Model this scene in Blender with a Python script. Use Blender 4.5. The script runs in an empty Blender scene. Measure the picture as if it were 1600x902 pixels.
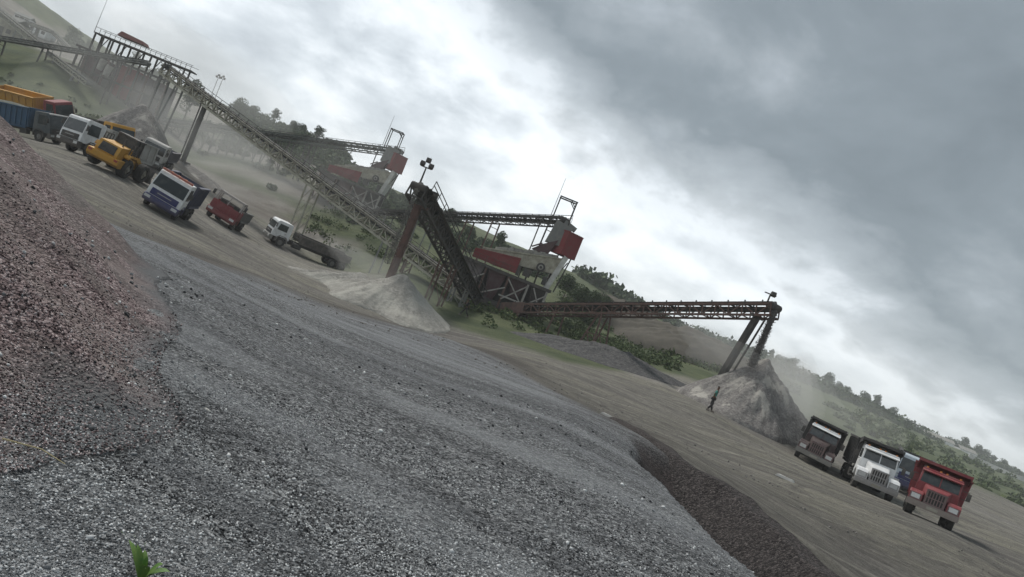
import bpy, bmesh, math, random
import numpy as np
from mathutils import Vector, Matrix
random.seed(7); RNG = np.random.default_rng(7)
S = bpy.context.scene
COL = S.collection
R = math.radians
# ------------------------------------------------------------------ camera
ROLL = R(22.0); F = 1200.0          # focal length in pixels of the 1600 px wide photograph
cam_d = bpy.data.cameras.new('camera'); cam = bpy.data.objects.new('camera', cam_d); COL.objects.link(cam)
cam_d.sensor_width = 36; cam_d.lens = 36*F/1600; cam_d.clip_start = .05; cam_d.clip_end = 9000
cr, sr = math.cos(ROLL), math.sin(ROLL)
cam.matrix_world = Matrix(((cr, -sr, 0, 0), (0, 0, -1, 0), (sr, cr, 0, 0), (0, 0, 0, 1)))
S.camera = cam
# ------------------------------------------------------------------ sky and light
W = bpy.data.worlds.new('World'); S.world = W; W.use_nodes = True
nt = W.node_tree; N = nt.nodes; L = nt.links; N.clear()
SUN_EL, SUN_AZ = R(52), R(-35)      # azimuth from +Y towards +X
def nd(t, **k):
    n = N.new(t)
    for a, b in k.items(): setattr(n, a, b)
    return n
def mth(op, a, b=None, c=None, clamp=False):
    n = N.new('ShaderNodeMath'); n.operation = op; n.use_clamp = clamp
    for i, x in enumerate((a, b, c)):
        if x is None: continue
        if isinstance(x, (int, float)): n.inputs[i].default_value = x
        else: L.new(x, n.inputs[i])
    return n.outputs[0]
def rmp(fac, pts):
    n = N.new('ShaderNodeValToRGB'); e = n.color_ramp.elements
    while len(e) < len(pts): e.new(.5)
    for q, (p, c) in zip(e, pts): q.position = p; q.color = (*c, 1)
    L.new(fac, n.inputs[0]); return n.outputs[0]
def mixc(fac, a, b, mode='MIX'):
    n = N.new('ShaderNodeMix'); n.data_type = 'RGBA'; n.blend_type = mode
    for s, x in ((n.inputs[0], fac), (n.inputs[6], a), (n.inputs[7], b)):
        if isinstance(x, (int, float)): s.default_value = x
        elif isinstance(x, tuple): s.default_value = (*x, 1)
        else: L.new(x, s)
    return n.outputs[2]
sky = nd('ShaderNodeTexSky', sky_type='NISHITA', sun_disc=False, sun_elevation=SUN_EL, sun_rotation=SUN_AZ)
tc = nd('ShaderNodeTexCoord'); sp = nd('ShaderNodeSeparateXYZ'); L.new(tc.outputs['Generated'], sp.inputs[0])
x, y, z = sp.outputs
rad = mth('SQRT', mth('ADD', mth('MULTIPLY', x, x), mth('MULTIPLY', y, y)))
el = mth('DIVIDE', z, mth('MAXIMUM', rad, .02))          # tangent of elevation
az = mth('ARCTAN2', x, y)
# cloud deck: rays meet a layer overhead, so the clouds flatten towards the horizon
zz = mth('ADD', mth('MAXIMUM', z, 0.0), .42)
cx, cy = mth('DIVIDE', x, zz), mth('DIVIDE', y, zz)
cmb = nd('ShaderNodeCombineXYZ'); L.new(cx, cmb.inputs[0]); L.new(cy, cmb.inputs[1])
def noise(vec, sc, det=7, rough=.55, dist=0.0, off=(0, 0, 0)):
    mp = N.new('ShaderNodeMapping'); mp.inputs[1].default_value = off; L.new(vec, mp.inputs[0])
    n = N.new('ShaderNodeTexNoise'); n.inputs['Scale'].default_value = sc; n.inputs['Detail'].default_value = det
    n.inputs['Roughness'].default_value = rough; n.inputs['Distortion'].default_value = dist
    L.new(mp.outputs[0], n.inputs['Vector']); return n.outputs['Fac']
n1 = noise(cmb.outputs[0], 1.15, 6, .5, .35, (3.1, 1.7, 0))
n2 = noise(cmb.outputs[0], 3.9, 9, .58, .25, (7.3, 2.2, 0)); n3 = noise(cmb.outputs[0], 9.5, 8, .6, .2, (1.3, 5.2, 0))
# the big dark cloud overhead to the right: its lower edge comes down with the azimuth
edge = mth('ADD', .272, mth('MULTIPLY', mth('ADD', az, .02), -.30))
d0 = mth('SUBTRACT', el, edge)
d1 = mth('ADD', d0, mth('MULTIPLY', mth('SUBTRACT', n1, .5), .34))
d1 = mth('ADD', d1, mth('MULTIPLY', mth('SUBTRACT', n2, .5), .26)); d1 = mth('ADD', d1, mth('MULTIPLY', mth('SUBTRACT', n3, .5), .10))
dark = rmp(mth('ADD', mth('MULTIPLY', d1, 2.6), .5), [(.38, (0, 0, 0)), (.50, (.60,)*3), (.64, (1, 1, 1))])
rim = rmp(mth('ADD', mth('MULTIPLY', d1, 2.6), .5), [(.05, (0, 0, 0)), (.34, (1, 1, 1)), (.46, (0, 0, 0))])
body = rmp(mth('ADD', mth('ADD', mth('MULTIPLY', n2, .52), mth('MULTIPLY', n1, .30)), mth('MULTIPLY', n3, .18)),
           [(.38, (.30, .33, .36)), (.455, (.385, .42, .45)), (.50, (.46, .495, .525)), (.55, (.55, .58, .605)), (.64, (.68, .71, .73))])
low = rmp(el, [(0.0, (.55, .58, .58)), (.22, (.46, .49, .52))])
body = mixc(rmp(el, [(.0, (.45,)*3), (.10, (.15,)*3), (.2, (0, 0, 0))]), body, low)
body = mixc(mth('MULTIPLY', rim, .30), body, (.72, .755, .78))
dk = rmp(mth('ADD', mth('MULTIPLY', n2, .55), mth('MULTIPLY', n1, .45)),
         [(.36, (.108, .130, .145)), (.50, (.142, .168, .186)), (.58, (.195, .222, .242)), (.68, (.28, .312, .345))])
clouds = mixc(dark, body, dk)
bg1 = nd('ShaderNodeBackground'); L.new(sky.outputs[0], bg1.inputs[0]); bg1.inputs[1].default_value = .06
bg2 = nd('ShaderNodeBackground'); L.new(clouds, bg2.inputs[0]); bg2.inputs[1].default_value = 1.0
mxs = nd('ShaderNodeMixShader'); mxs.inputs[0].default_value = .95
L.new(bg1.outputs[0], mxs.inputs[1]); L.new(bg2.outputs[0], mxs.inputs[2])
wo = nd('ShaderNodeOutputWorld'); L.new(mxs.outputs[0], wo.inputs[0])
W.cycles.sampling_method = 'MANUAL'; W.cycles.sample_map_resolution = 512
sd = bpy.data.lights.new('sun', 'SUN'); sd.energy = 1.5; sd.angle = R(14); sd.color = (1, .96, .9)
sun = bpy.data.objects.new('sun', sd); COL.objects.link(sun)
sun.rotation_euler = Vector((math.sin(SUN_AZ)*math.cos(SUN_EL), math.cos(SUN_AZ)*math.cos(SUN_EL), math.sin(SUN_EL))).to_track_quat('Z', 'Y').to_euler()
V = S.view_settings; V.view_transform = 'Standard'; V.look = 'None'; V.exposure = .98; V.gamma = 1; V.use_curve_mapping = False
S.cycles.max_bounces = 4; S.cycles.volume_bounces = 2; S.cycles.transparent_max_bounces = 12
S.cycles.use_denoising = True
# ------------------------------------------------------------------ surveying: where a sight line meets a distance
def uv(px, py):
    dx, dy = px-800, py-451
    return cr*dx+sr*dy, -sr*dx+cr*dy
def P(px, py, D):
    u, v = uv(px, py); return Vector((u*D/F, D, -v*D/F))
# ------------------------------------------------------------------ ground heights
CP = [(0, 2, -1.6), (0, -4, -1.6), (4, 0, -1.6), (-4, 1, -1.6), (0, -30, -2.5), (30, -10, -2.8), (-30, -10, -2.0), (0, -300, -3), (300, -100, -4), (-300, -100, 5),
      (3, 5, -1.6), (-3, 5, -1.62), (0, 7, -1.66), (-7, 6, -1.6), (-7, 16, -1.9), (-14, 14, -2.0), (-13, 24, -2.7),
      (2.6, 7, -1.62), (2.7, 10.4, -1.66), (4.0, 8.2, -1.7), (3.6, 10.6, -1.72), (3.2, 13, -1.76), (6.8, 6, -2.6), (6.2, 2, -2.5), (7.5, 10, -2.7)]
CPX = [(700, 700, 7.5), (600, 560, 13), (900, 650, 13.5), (700, 560, 20), (700, 530, 31), (500, 480, 27), (400, 430, 30), (300, 400, 22), (230, 380, 26),
       (1050, 690, 18), (1350, 880, 17), (1400, 850, 24), (1600, 902, 31), (1462, 819, 35), (1365, 775, 48.5), (1275, 730, 52), (1105, 643, 50),
       (722, 495, 75), (500, 410, 92), (545, 420, 97), (250, 336, 52), (345, 351, 71), (413, 374, 86), (160, 268, 56), (185, 268, 60), (100, 236, 62), (232, 262, 84), (78, 224, 80), (80, 203, 93), (186, 251, 76),
       (950, 640, 30), (1100, 700, 32), (850, 560, 45), (650, 520, 52), (500, 455, 55),
       (0, 205, 82), (60, 190, 97), (200, 218, 95), (60, 100, 125), (140, 170, 118), (0, 120, 120), (215, 200, 100), (180, 160, 130),
       (400, 250, 135), (330, 285, 110), (280, 235, 128), (480, 330, 115), (600, 370, 112), (700, 455, 90), (650, 430, 88), (800, 482, 94), (870, 512, 88),
       (560, 330, 128), (500, 265, 150), (1000, 560, 92), (1050, 555, 130), (1150, 568, 220), (960, 520, 120), (900, 470, 125), (1150, 590, 110),
       (1300, 650, 180), (1450, 722, 200), (1595, 792, 150), (1600, 765, 320), (1500, 720, 330), (1380, 668, 330), (1250, 600, 330),
       (-60, -90, 270), (0, -50, 265), (60, 5, 262), (95, 30, 262), (150, 92, 265), (265, 125, 240), (340, 165, 235), (420, 192, 235), (520, 236, 225), (600, 305, 225),
       (720, 345, 225), (850, 405, 240), (910, 440, 260), (960, 475, 330), (1050, 515, 480), (1120, 538, 560), (1220, 582, 640), (1320, 630, 680), (1450, 694, 700), (1600, 750, 720), (1750, 810, 760),
       (30, 60, 200), (200, 120, 200), (380, 210, 190), (600, 325, 180), (800, 400, 190)]
pts = [tuple(p) for p in CP] + [tuple(P(*c)) for c in CPX]
for c in CPX:                                            # land behind the crests falls off gently
    if c[2] >= 225 and not (c[2] in (320, 330)):
        q = P(*c); k = 1400/c[2]; pts.append((q.x*k, q.y*k, q.z*.5))
pts = np.array(pts)
def warp(X, Y):
    r = np.hypot(X, Y); t = np.arctan2(X, Y)
    lr = np.log(r+4)*1.25
    return lr, t*np.minimum(1, r/4)*2.2
A0, B0 = warp(pts[:, 0], pts[:, 1])
K = np.sqrt((A0[:, None]-A0[None])**2+(B0[:, None]-B0[None])**2+.0025)
WT = np.linalg.solve(K+np.eye(len(pts))*1e-4, pts[:, 2]+2)
def vnoise(X, Y, s, seed=0):
    X = X/s; Y = Y/s; xi = np.floor(X).astype(int); yi = np.floor(Y).astype(int); fx = X-xi; fy = Y-yi
    fx = fx*fx*(3-2*fx); fy = fy*fy*(3-2*fy)
    def h(a, b):
        q = (a*374761393+b*668265263+seed*1442695041) & 0x7fffffff
        q = ((q ^ (q >> 13))*1274126177) & 0x7fffffff
        return ((q ^ (q >> 16)) & 0xffff)/65535.0
    return (h(xi, yi)*(1-fx)+h(xi+1, yi)*fx)*(1-fy)+(h(xi, yi+1)*(1-fx)+h(xi+1, yi+1)*fx)*fy-.5
def GZ(X, Y):
    X = np.atleast_1d(np.asarray(X, float)); Y = np.atleast_1d(np.asarray(Y, float))
    a, b = warp(X, Y); out = np.empty(X.shape)
    fa, fb, fo = a.ravel(), b.ravel(), out.ravel()
    for i in range(0, fa.size, 20000):
        k = np.sqrt((fa[i:i+20000, None]-A0[None])**2+(fb[i:i+20000, None]-B0[None])**2+.0025)
        fo[i:i+20000] = k @ WT
    out = fo.reshape(X.shape)-2
    r = np.hypot(X, Y)
    out = out+vnoise(X, Y, 1.3, 1)*.05*np.clip(r/6, .2, 1)+vnoise(X, Y, 5, 2)*.22*np.clip((r-8)/30, 0, 1)+vnoise(X, Y, .45, 3)*.02
    out = out+vnoise(X, Y, 22, 4)*2.2*np.clip((r-95)/80, 0, 1)+vnoise(X, Y, 9, 5)*.9*np.clip((r-95)/60, 0, 1)
    ex = X-edge_x(Y)+vnoise(X, Y, .8, 8)*.25
    out = out-1.45*np.clip(ex/.8, 0, 1)*np.clip((14.2-Y)/4.2, 0, 1)*np.where(Y > 0, 1, 0)*np.clip((8.5-X)/2.5, 0, 1)
    return out
def edge_x(Y): return np.interp(Y, [0, 4, 7, 9, 10.5, 12, 13.5, 16], [3.4, 3.2, 3.04, 2.95, 2.78, 2.75, 2.9, 3.2])
def gz(x, y): return float(GZ(x, y)[0])
# ------------------------------------------------------------------ materials
MATS = {}
class NT:
    def __init__(s, name):
        s.m = bpy.data.materials.new(name); s.m.use_nodes = True; s.t = s.m.node_tree; s.t.nodes.clear()
        s.out = s.t.nodes.new('ShaderNodeOutputMaterial'); s.b = s.t.nodes.new('ShaderNodeBsdfPrincipled'); s.t.links.new(s.b.outputs[0], s.out.inputs[0])
        s.tc = s.t.nodes.new('ShaderNodeTexCoord')
    def set(s, sock, v):
        if isinstance(v, (int, float)): sock.default_value = v
        elif isinstance(v, tuple): sock.default_value = (*v, 1) if len(v) == 3 and sock.type == 'RGBA' else v
        else: s.t.links.new(v, sock)
    def n(s, t, outp=0, **k):
        n = s.t.nodes.new(t)
        for a, b in k.items():
            if a.startswith('i_'): s.set(n.inputs[int(a[2:]) if a[2:].isdigit() else a[2:].replace('_', ' ')], b)
            else: setattr(n, a, b)
        return n.outputs[outp]
    def noise(s, sc, det=4, rough=.55, vec=None, dist=0., col=False): return s.n('ShaderNodeTexNoise', 1 if col else 0, i_Scale=sc, i_Detail=det, i_Roughness=rough, i_Distortion=dist, i_Vector=vec if vec is not None else s.tc.outputs['Object'])
    def map(s, scale=(1, 1, 1), rot=(0, 0, 0), vec=None):      # rot = direction of the long axis of the stretched pattern
        a = s.n('ShaderNodeMapping', i_0=vec if vec is not None else s.tc.outputs['Object'], i_2=(0, 0, -rot[2]))
        return s.n('ShaderNodeMapping', i_0=a, i_3=scale)
    def ramp(s, f, p): 
        n = s.t.nodes.new('ShaderNodeValToRGB'); e = n.color_ramp.elements
        while len(e) < len(p): e.new(.5)
        for q, (a, c) in zip(e, p): q.position = a; q.color = (*(c if isinstance(c, tuple) else (c,)*3), 1)
        s.set(n.inputs[0], f); return n.outputs[0]
    def mix(s, f, a, b, mode='MIX'):
        n = s.t.nodes.new('ShaderNodeMix'); n.data_type = 'RGBA'; n.blend_type = mode; s.set(n.inputs[0], f); s.set(n.inputs[6], a); s.set(n.inputs[7], b); return n.outputs[2]
    def math(s, op, a, b=0., clamp=False):
        n = s.t.nodes.new('ShaderNodeMath'); n.operation = op; n.use_clamp = clamp; s.set(n.inputs[0], a); s.set(n.inputs[1], b); return n.outputs[0]
    def bump(s, h, st, dist=.05): s.set(s.b.inputs['Normal'], s.n('ShaderNodeBump', i_Strength=st, i_Distance=dist, i_Height=h))
    def attr(s, name): return s.n('ShaderNodeAttribute', 2, attribute_name=name)
LOW = {'white_cab_paint', 'truck_red', 'truck_blue', 'loader_yellow', 'pale_blue_white', 'tipper_blue', 'black_chassis', 'black_plastic', 'blue_grey_bed', 'pale_bed', 'dull_chrome', 'grey_bumper'}
def paint(name, c, dirt=.35, rough=.5, dcol=(.22, .19, .16), metal=0., sc=1.5, spec=.4):
    if name in MATS: return MATS[name]
    s = NT(name); f = s.ramp(s.noise(sc, 6, .65), [(.38, 0.), (.72, 1.)])
    st = s.ramp(s.noise(1, 6, .65, s.map((sc*3.2, sc*3.2, sc*.45))), [(.50, 0.), (.68, 1.)]); f2 = s.math('MULTIPLY', s.math('MAXIMUM', f, s.math('MULTIPLY', st, .8)), min(1., dirt*1.15)); 
    if name in LOW:      # road dust caked on the lower parts
        zc = s.n('ShaderNodeSeparateXYZ', 2, i_0=s.tc.outputs['Object']); lo = s.math('ADD', s.math('MULTIPLY', s.math('SUBTRACT', 1.25, zc), .9), s.math('MULTIPLY', s.math('SUBTRACT', s.noise(3, 6, .7), .5), 1.6), True)
        f2 = s.math('MAXIMUM', f2, s.math('MULTIPLY', lo, .62))
    c2 = s.mix(s.noise(sc*5, 3), tuple(q*.82 for q in c), tuple(min(1, q*1.1) for q in c))
    s.set(s.b.inputs['Base Color'], s.mix(f2, c2, dcol)); s.set(s.b.inputs['Roughness'], s.math('ADD', s.math('MULTIPLY', f, .3), rough, True))
    s.b.inputs['Metallic'].default_value = metal; s.b.inputs['Specular IOR Level'].default_value = spec
    s.bump(s.noise(sc*9, 4), .15, .02); MATS[name] = s.m; return s.m
def glass(name='windscreen_glass', c=(.018, .026, .028)):
    if name in MATS: return MATS[name]
    s = NT(name); s.set(s.b.inputs['Base Color'], s.mix(s.ramp(s.noise(2, 3), [(.5, 0.), (.72, .35)]), c, (.13, .13, .12)))
    s.b.inputs['Roughness'].default_value = .10; s.b.inputs['Specular IOR Level'].default_value = .45; MATS[name] = s.m; return s.m
def stone_mat(name, pal, scale=42., macro=None, island=False, track=False, streak=None):
    """broken stone: every cell (or every loose stone) has its own tone"""
    s = NT(name); pos = s.tc.outputs['Object']
    if island: rnd = s.n('ShaderNodeNewGeometry', 'Random Per Island')
    else:
        pj = s.n('ShaderNodeVectorMath', operation='ADD', i_0=pos, i_1=s.n('ShaderNodeVectorMath', operation='SCALE', i_0=s.noise(scale*.8, 2, col=True), i_Scale=.016))
        def vor(sc):
            v = s.t.nodes.new('ShaderNodeTexVoronoi'); v.inputs['Scale'].default_value = sc; s.t.links.new(pj, v.inputs['Vector']); return v
        va, vb = vor(scale), vor(scale*.42)
        sw = s.n('ShaderNodeSeparateColor', 0, i_0=va.outputs['Color']); sw2 = s.n('ShaderNodeSeparateColor', 0, i_0=vb.outputs['Color'])
        rnd = s.math('ADD', s.math('MULTIPLY', sw, .62), s.math('MULTIPLY', sw2, .38))
    k = len(pal)-1; col = s.ramp(rnd, [(.18+.68*i/k, p) for i, p in enumerate(pal)])
    if macro:
        for (sc, rz, lo, hi, a, b, amt) in macro:
            m = s.ramp(s.noise(1, 5, .6, s.map(sc, (0, 0, rz)), .4), [(lo, 0.), (hi, 1.)])
            col = s.mix(s.math('MULTIPLY', m, amt), col, b) if a is None else s.mix(s.math('MULTIPLY', m, amt), col, s.mix(1.0, col, b, 'MULTIPLY'))
    s.set(s.b.inputs['Base Color'], col); s.b.inputs['Roughness'].default_value = .93; s.b.inputs['Specular IOR Level'].default_value = .25
    if not island:
        h = s.math('ADD', s.math('MULTIPLY', va.outputs['Distance'], -.5), s.math('MULTIPLY', vb.outputs['Distance'], -.9))
        s.bump(s.math('ADD', h, s.math('MULTIPLY', s.noise(scale*1.6, 3), .35)), 1.0, .035)
    MATS[name] = s.m; return s
# ------------------------------------------------------------------ object helpers
def tag(o, label=None, cat=None, group=None, kind=None):
    for k, v in (('label', label), ('category', cat), ('group', group), ('kind', kind)):
        if v: o[k] = v
    return o
def empty(name, loc, rz=0., label=None, cat=None, group=None):
    o = bpy.data.objects.new(name, None); COL.objects.link(o); o.location = loc; o.rotation_euler = (0, 0, rz); o.empty_display_size = .5
    return tag(o, label, cat, group)
def npmesh(name, co, faces, mat=None, k=4, smooth=False, link=True):
    me = bpy.data.meshes.new(name); nf = len(faces)
    me.vertices.add(len(co)); me.vertices.foreach_set('co', np.asarray(co, np.float32).ravel())
    me.loops.add(nf*k); me.loops.foreach_set('vertex_index', np.asarray(faces, np.int32).ravel())
    me.polygons.add(nf); me.polygons.foreach_set('loop_start', np.arange(0, nf*k, k, dtype=np.int32))
    me.update(calc_edges=True)
    if smooth: me.polygons.foreach_set('use_smooth', np.ones(nf, bool))
    o = bpy.data.objects.new(name, me)
    if mat: me.materials.append(mat)
    if link: COL.objects.link(o)
    return o
def grid_faces(nr, nc, wrap=False):
    i, j = np.meshgrid(np.arange(nr-1), np.arange(nc if wrap else nc-1), indexing='ij'); i = i.ravel(); j = j.ravel(); j2 = (j+1) % nc
    return np.stack([i*nc+j, i*nc+j2, (i+1)*nc+j2, (i+1)*nc+j], 1)
def sstep(a, b, x): t = np.clip((x-a)/(b-a), 0, 1); return t*t*(3-2*t)
class MB:
    """collects solids; build() links them as ONE mesh object"""
    def __init__(s): s.v = []; s.f = []
    def add(s, vs, fs):
        n = len(s.v); s.v += [tuple(p) for p in vs]; s.f += [tuple(i+n for i in f) for f in fs]; return s
    def hexa(s, p): return s.add(p, [(0, 3, 2, 1), (4, 5, 6, 7), (0, 1, 5, 4), (1, 2, 6, 5), (2, 3, 7, 6), (3, 0, 4, 7)])
    def box(s, c, d, rz=0., rx=0., ry=0.):
        M = Matrix.Rotation(rz, 3, 'Z') @ Matrix.Rotation(ry, 3, 'Y') @ Matrix.Rotation(rx, 3, 'X'); c = Vector(c)
        return s.hexa([c+M @ Vector((x*d[0]/2, y*d[1]/2, z*d[2]/2)) for z in (-1, 1) for x, y in ((-1, -1), (1, -1), (1, 1), (-1, 1))])
    def b2(s, lo, hi): return s.box([(a+b)/2 for a, b in zip(lo, hi)], [b-a for a, b in zip(lo, hi)])
    def bar(s, p, q, w=.1, h=None, up=(0, 0, 1)):
        p, q = Vector(p), Vector(q); d = (q-p); 
        if d.length < 1e-6: return s
        d.normalize(); up = Vector(up)
        if abs(d.dot(up)) > .98: up = Vector((1, 0, 0)) if abs(d.x) < .9 else Vector((0, 1, 0))
        a = d.cross(up).normalized(); b = a.cross(d).normalized(); h = h or w
        return s.hexa([r+a*x*w/2+b*y*h/2 for r in (p, q) for x, y in ((-1, -1), (1, -1), (1, 1), (-1, 1))])
    def tube(s, p, q, r, r2=None, n=12, caps=True):
        p, q = Vector(p), Vector(q); d = (q-p).normalized(); r2 = r if r2 is None else r2
        up = Vector((0, 0, 1)) if abs(d.z) < .9 else Vector((1, 0, 0)); a = d.cross(up).normalized(); b = a.cross(d)
        vs = [c+(a*math.cos(t)+b*math.sin(t))*rr for c, rr in ((p, r), (q, r2)) for t in [i*math.tau/n for i in range(n)]]
        fs = [(i, (i+1) % n, n+(i+1) % n, n+i) for i in range(n)]
        if caps: fs += [tuple(range(n-1, -1, -1)), tuple(range(n, 2*n))]
        return s.add(vs, fs)
    def ring(s, c, R1, r1, w, n=20):          # wheel tyre: axis along x, outer radius R1, bore r1, width w
        prof = [(-w/2, r1), (-w/2, R1*.9), (-w*.36, R1), (w*.36, R1), (w/2, R1*.9), (w/2, r1)]
        vs = [(c[0]+x, c[1]+rr*math.cos(t), c[2]+rr*math.sin(t)) for t in [i*math.tau/n for i in range(n)] for x, rr in prof]
        m = len(prof); fs = [(i*m+j, i*m+(j+1) % m, ((i+1) % n)*m+(j+1) % m, ((i+1) % n)*m+j) for i in range(n) for j in range(m)]
        return s.add(vs, fs)
    def prism(s, prof, x0, x1, taper=None):   # prof in (y,z); taper(z)->scale of x
        t = taper or (lambda z: 1.)
        n = len(prof); vs = [(x*t(z), y, z) for x in (x0, x1) for y, z in prof]
        return s.add(vs, [tuple(range(n-1, -1, -1)), tuple(range(n, 2*n))]+[(i, (i+1) % n, n+(i+1) % n, n+i) for i in range(n)])
    def build(s, name, mat, parent=None, bevel=0., smooth=False, loc=None):
        me = bpy.data.meshes.new(name); me.from_pydata([tuple(v) for v in s.v], [], s.f)
        bm = bmesh.new(); bm.from_mesh(me); bmesh.ops.recalc_face_normals(bm, faces=bm.faces)
        if bevel: 
            es = [e for e in bm.edges if len(e.link_faces) == 2 and e.calc_face_angle(0) > .5]
            bmesh.ops.bevel(bm, geom=es, offset=bevel, segments=2, affect='EDGES', profile=.7, clamp_overlap=True)
        bm.to_mesh(me); bm.free(); me.materials.append(mat)
        if smooth: 
            for p in me.polygons: p.use_smooth = True
        o = bpy.data.objects.new(name, me); COL.objects.link(o)
        if parent: o.parent = parent
        if loc: o.location = loc
        return o
def kids(o): return [c for c in bpy.data.objects if c.parent is o]
def copy_tree(o, parent=None):
    c = o.copy(); COL.objects.link(c); c.parent = parent
    for ch in kids(o): copy_tree(ch, c)
    return c
# ------------------------------------------------------------------ the ground, one sheet
th = np.concatenate([np.radians(np.arange(-46, 46, .26)), np.radians(np.arange(46, 314, 4))])
rr = np.concatenate([np.geomspace(.25, 2, 10, endpoint=False), np.geomspace(2, 60, 200, endpoint=False), np.geomspace(60, 900, 190, endpoint=False), np.geomspace(900, 2300, 10)])
TT, RR = np.meshgrid(th, rr); GX = RR*np.sin(TT); GY = RR*np.cos(TT)
Zg = GZ(GX, GY)
tt = np.where(GY > .1, GX/np.maximum(GY, .1), np.sign(GX)*9)       # tangent of bearing
def tab(x, p): p = np.array(p); return np.interp(x, p[:, 0], p[:, 1])
nz = vnoise(GX, GY, 6, 11)+.5*vnoise(GX, GY, 2.2, 12); nb = vnoise(GX, GY, 26, 13)+.6*vnoise(GX, GY, 11, 14)+.35*vnoise(GX, GY, 4.5, 15)
edge = tab(tt, [(-9, 10), (-.9, 14), (-.6, 18), (-.45, 25), (-.3, 29), (-.05, 31), (.05, 27), (.12, 20), (.17, 17.5), (.26, 15), (.33, 12.5), (.4, 10), (.6, 8), (.9, 6), (9, 6)])
Dm = np.where(GY > .1, GY, RR+30)
a_yard = sstep(-.05, .10, (Dm-edge)/edge+nz*.10)
a_brown = np.exp(-((Dm-edge*1.2)/(edge*.24))**2)*sstep(-.62, -.3, tt)*(1-sstep(.18, .3, tt))*(.85+nz)
gedge = tab(tt, [(-9, 60), (-.75, 84), (-.55, 88), (-.45, 106), (-.3, 97), (-.16, 80), (-.1, 70), (-.04, 63), (.03, 58), (.10, 53), (.15, 58), (.19, 68), (.25, 82), (.4, 86), (.55, 100), (.64, 122), (.75, 135), (9, 100)])
a_grass = sstep(-.04, .12, (Dm-gedge)/gedge+nb*.14)
# pale dust drifts and bare quarry faces on the slope
bare = np.zeros_like(GX)
for (px, py, D, rx, ry, amt) in [(330, 300, 108, 16, 12, 1.), (420, 300, 125, 20, 10, .8), (470, 360, 104, 14, 7, .9), (230, 225, 98, 14, 10, 1.), (40, 45, 215, 34, 45, 1.), (330, 165, 190, 26, 40, .8),
                                 (600, 300, 160, 20, 20, .5), (1060, 520, 150, 26, 22, .8), (1380, 690, 230, 26, 40, .5), (180, 110, 150, 30, 24, .7), (400, 245, 140, 30, 9, .95)]:
    q = P(px, py, D); bare = np.maximum(bare, amt*np.exp(-(((GX-q.x)/rx)**2+((GY-q.y)/ry)**2)*.8))
a_bare = sstep(.44, .74, bare+nb*.45)
# pale tracks driven across the yard
pale = np.exp(-((GY-(60-.42*GX*.0)-tab(GX, [(-60, 12), (-26, 14), (-14, 6), (0, 12), (20, 6), (60, 10)]))/7)**2)*(.5+nz)
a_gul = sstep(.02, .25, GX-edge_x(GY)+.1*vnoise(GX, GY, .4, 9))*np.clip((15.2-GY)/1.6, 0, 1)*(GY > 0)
a_pale = np.clip(pale, 0, 1)*a_yard
ground = npmesh('ground', np.stack([GX.ravel(), GY.ravel(), Zg.ravel()], 1), grid_faces(len(rr), len(th), True), smooth=True)
tag(ground, kind='structure')
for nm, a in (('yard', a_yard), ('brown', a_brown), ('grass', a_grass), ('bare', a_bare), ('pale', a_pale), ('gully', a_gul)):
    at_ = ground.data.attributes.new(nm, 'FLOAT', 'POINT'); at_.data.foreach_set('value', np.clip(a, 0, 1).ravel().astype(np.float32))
GPAL = [(.030, .032, .034), (.105, .109, .113), (.20, .207, .213), (.32, .329, .335), (.55, .56, .565)]
sg = stone_mat('ground_stone_and_dirt', GPAL, 64)
gcol = sg.b.inputs['Base Color'].links[0].from_socket
# tyre-worn bands: dusty pale tracks and coarse dark rows
def bands(sc, rz, off=0.): return sg.noise(1, 6, .62, sg.map(sc, (0, 0, rz)), .5)
g1 = sg.ramp(bands((.14, .80, .3), R(-20)), [(.47, 0.), (.57, 1.)]); g2 = sg.ramp(bands((.2, 1.3, .3), R(-27)), [(.45, 0.), (.60, 1.)])
gcol = sg.mix(sg.math('MULTIPLY', g1, .46), gcol, sg.mix(sg.noise(30, 3), (.33, .345, .36), (.43, .445, .455)))
gcol = sg.mix(sg.math('MULTIPLY', g2, .50), gcol, sg.mix(1., gcol, (.42, .42, .44), 'MULTIPLY'))
ycol = sg.mix(sg.ramp(sg.noise(.09, 6, .6), [(.38, 0.), (.62, 1.)]), (.180, .168, .150), (.245, .232, .180))
yb = sg.ramp(bands((.035, .42, .3), R(-6)), [(.40, 0.), (.62, 1.)]); yb2 = sg.ramp(bands((.09, 1.3, .3), R(-12)), [(.45, 0.), (.63, 1.)])
ycol = sg.mix(sg.math('MULTIPLY', yb, .7), ycol, (.095, .088, .082)); ycol = sg.mix(sg.math('MULTIPLY', yb2, .45), ycol, (.30, .285, .245))
ycol = sg.mix(sg.ramp(sg.noise(.35, 8, .7, None, 1.5), [(.52, 0.), (.60, .75)]), ycol, (.115, .105, .095))
ycol = sg.mix(.35, ycol, sg.mix(1., ycol, sg.ramp(sg.noise(9, 5, .7), [(.3, .35), (.7, 1.6)]), 'MULTIPLY'))
ycol = sg.mix(sg.math('MULTIPLY', sg.attr('pale'), .55), ycol, (.30, .285, .26))
yb3 = sg.ramp(bands((.06, 3.2, .3), R(-38)), [(.56, 0.), (.66, 1.)]); yb4 = sg.ramp(bands((.05, 2.6, .3), R(28)), [(.57, 0.), (.66, 1.)])
ycol = sg.mix(sg.math('MULTIPLY', yb3, .7), ycol, (.10, .093, .085)); ycol = sg.mix(sg.math('MULTIPLY', yb4, .6), ycol, (.33, .315, .27))
ycol = sg.mix(.5, ycol, sg.mix(1., ycol, sg.ramp(sg.noise(2.2, 8, .78, None, 1.), [(.36, .45), (.64, 1.55)]), 'MULTIPLY'))
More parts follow.
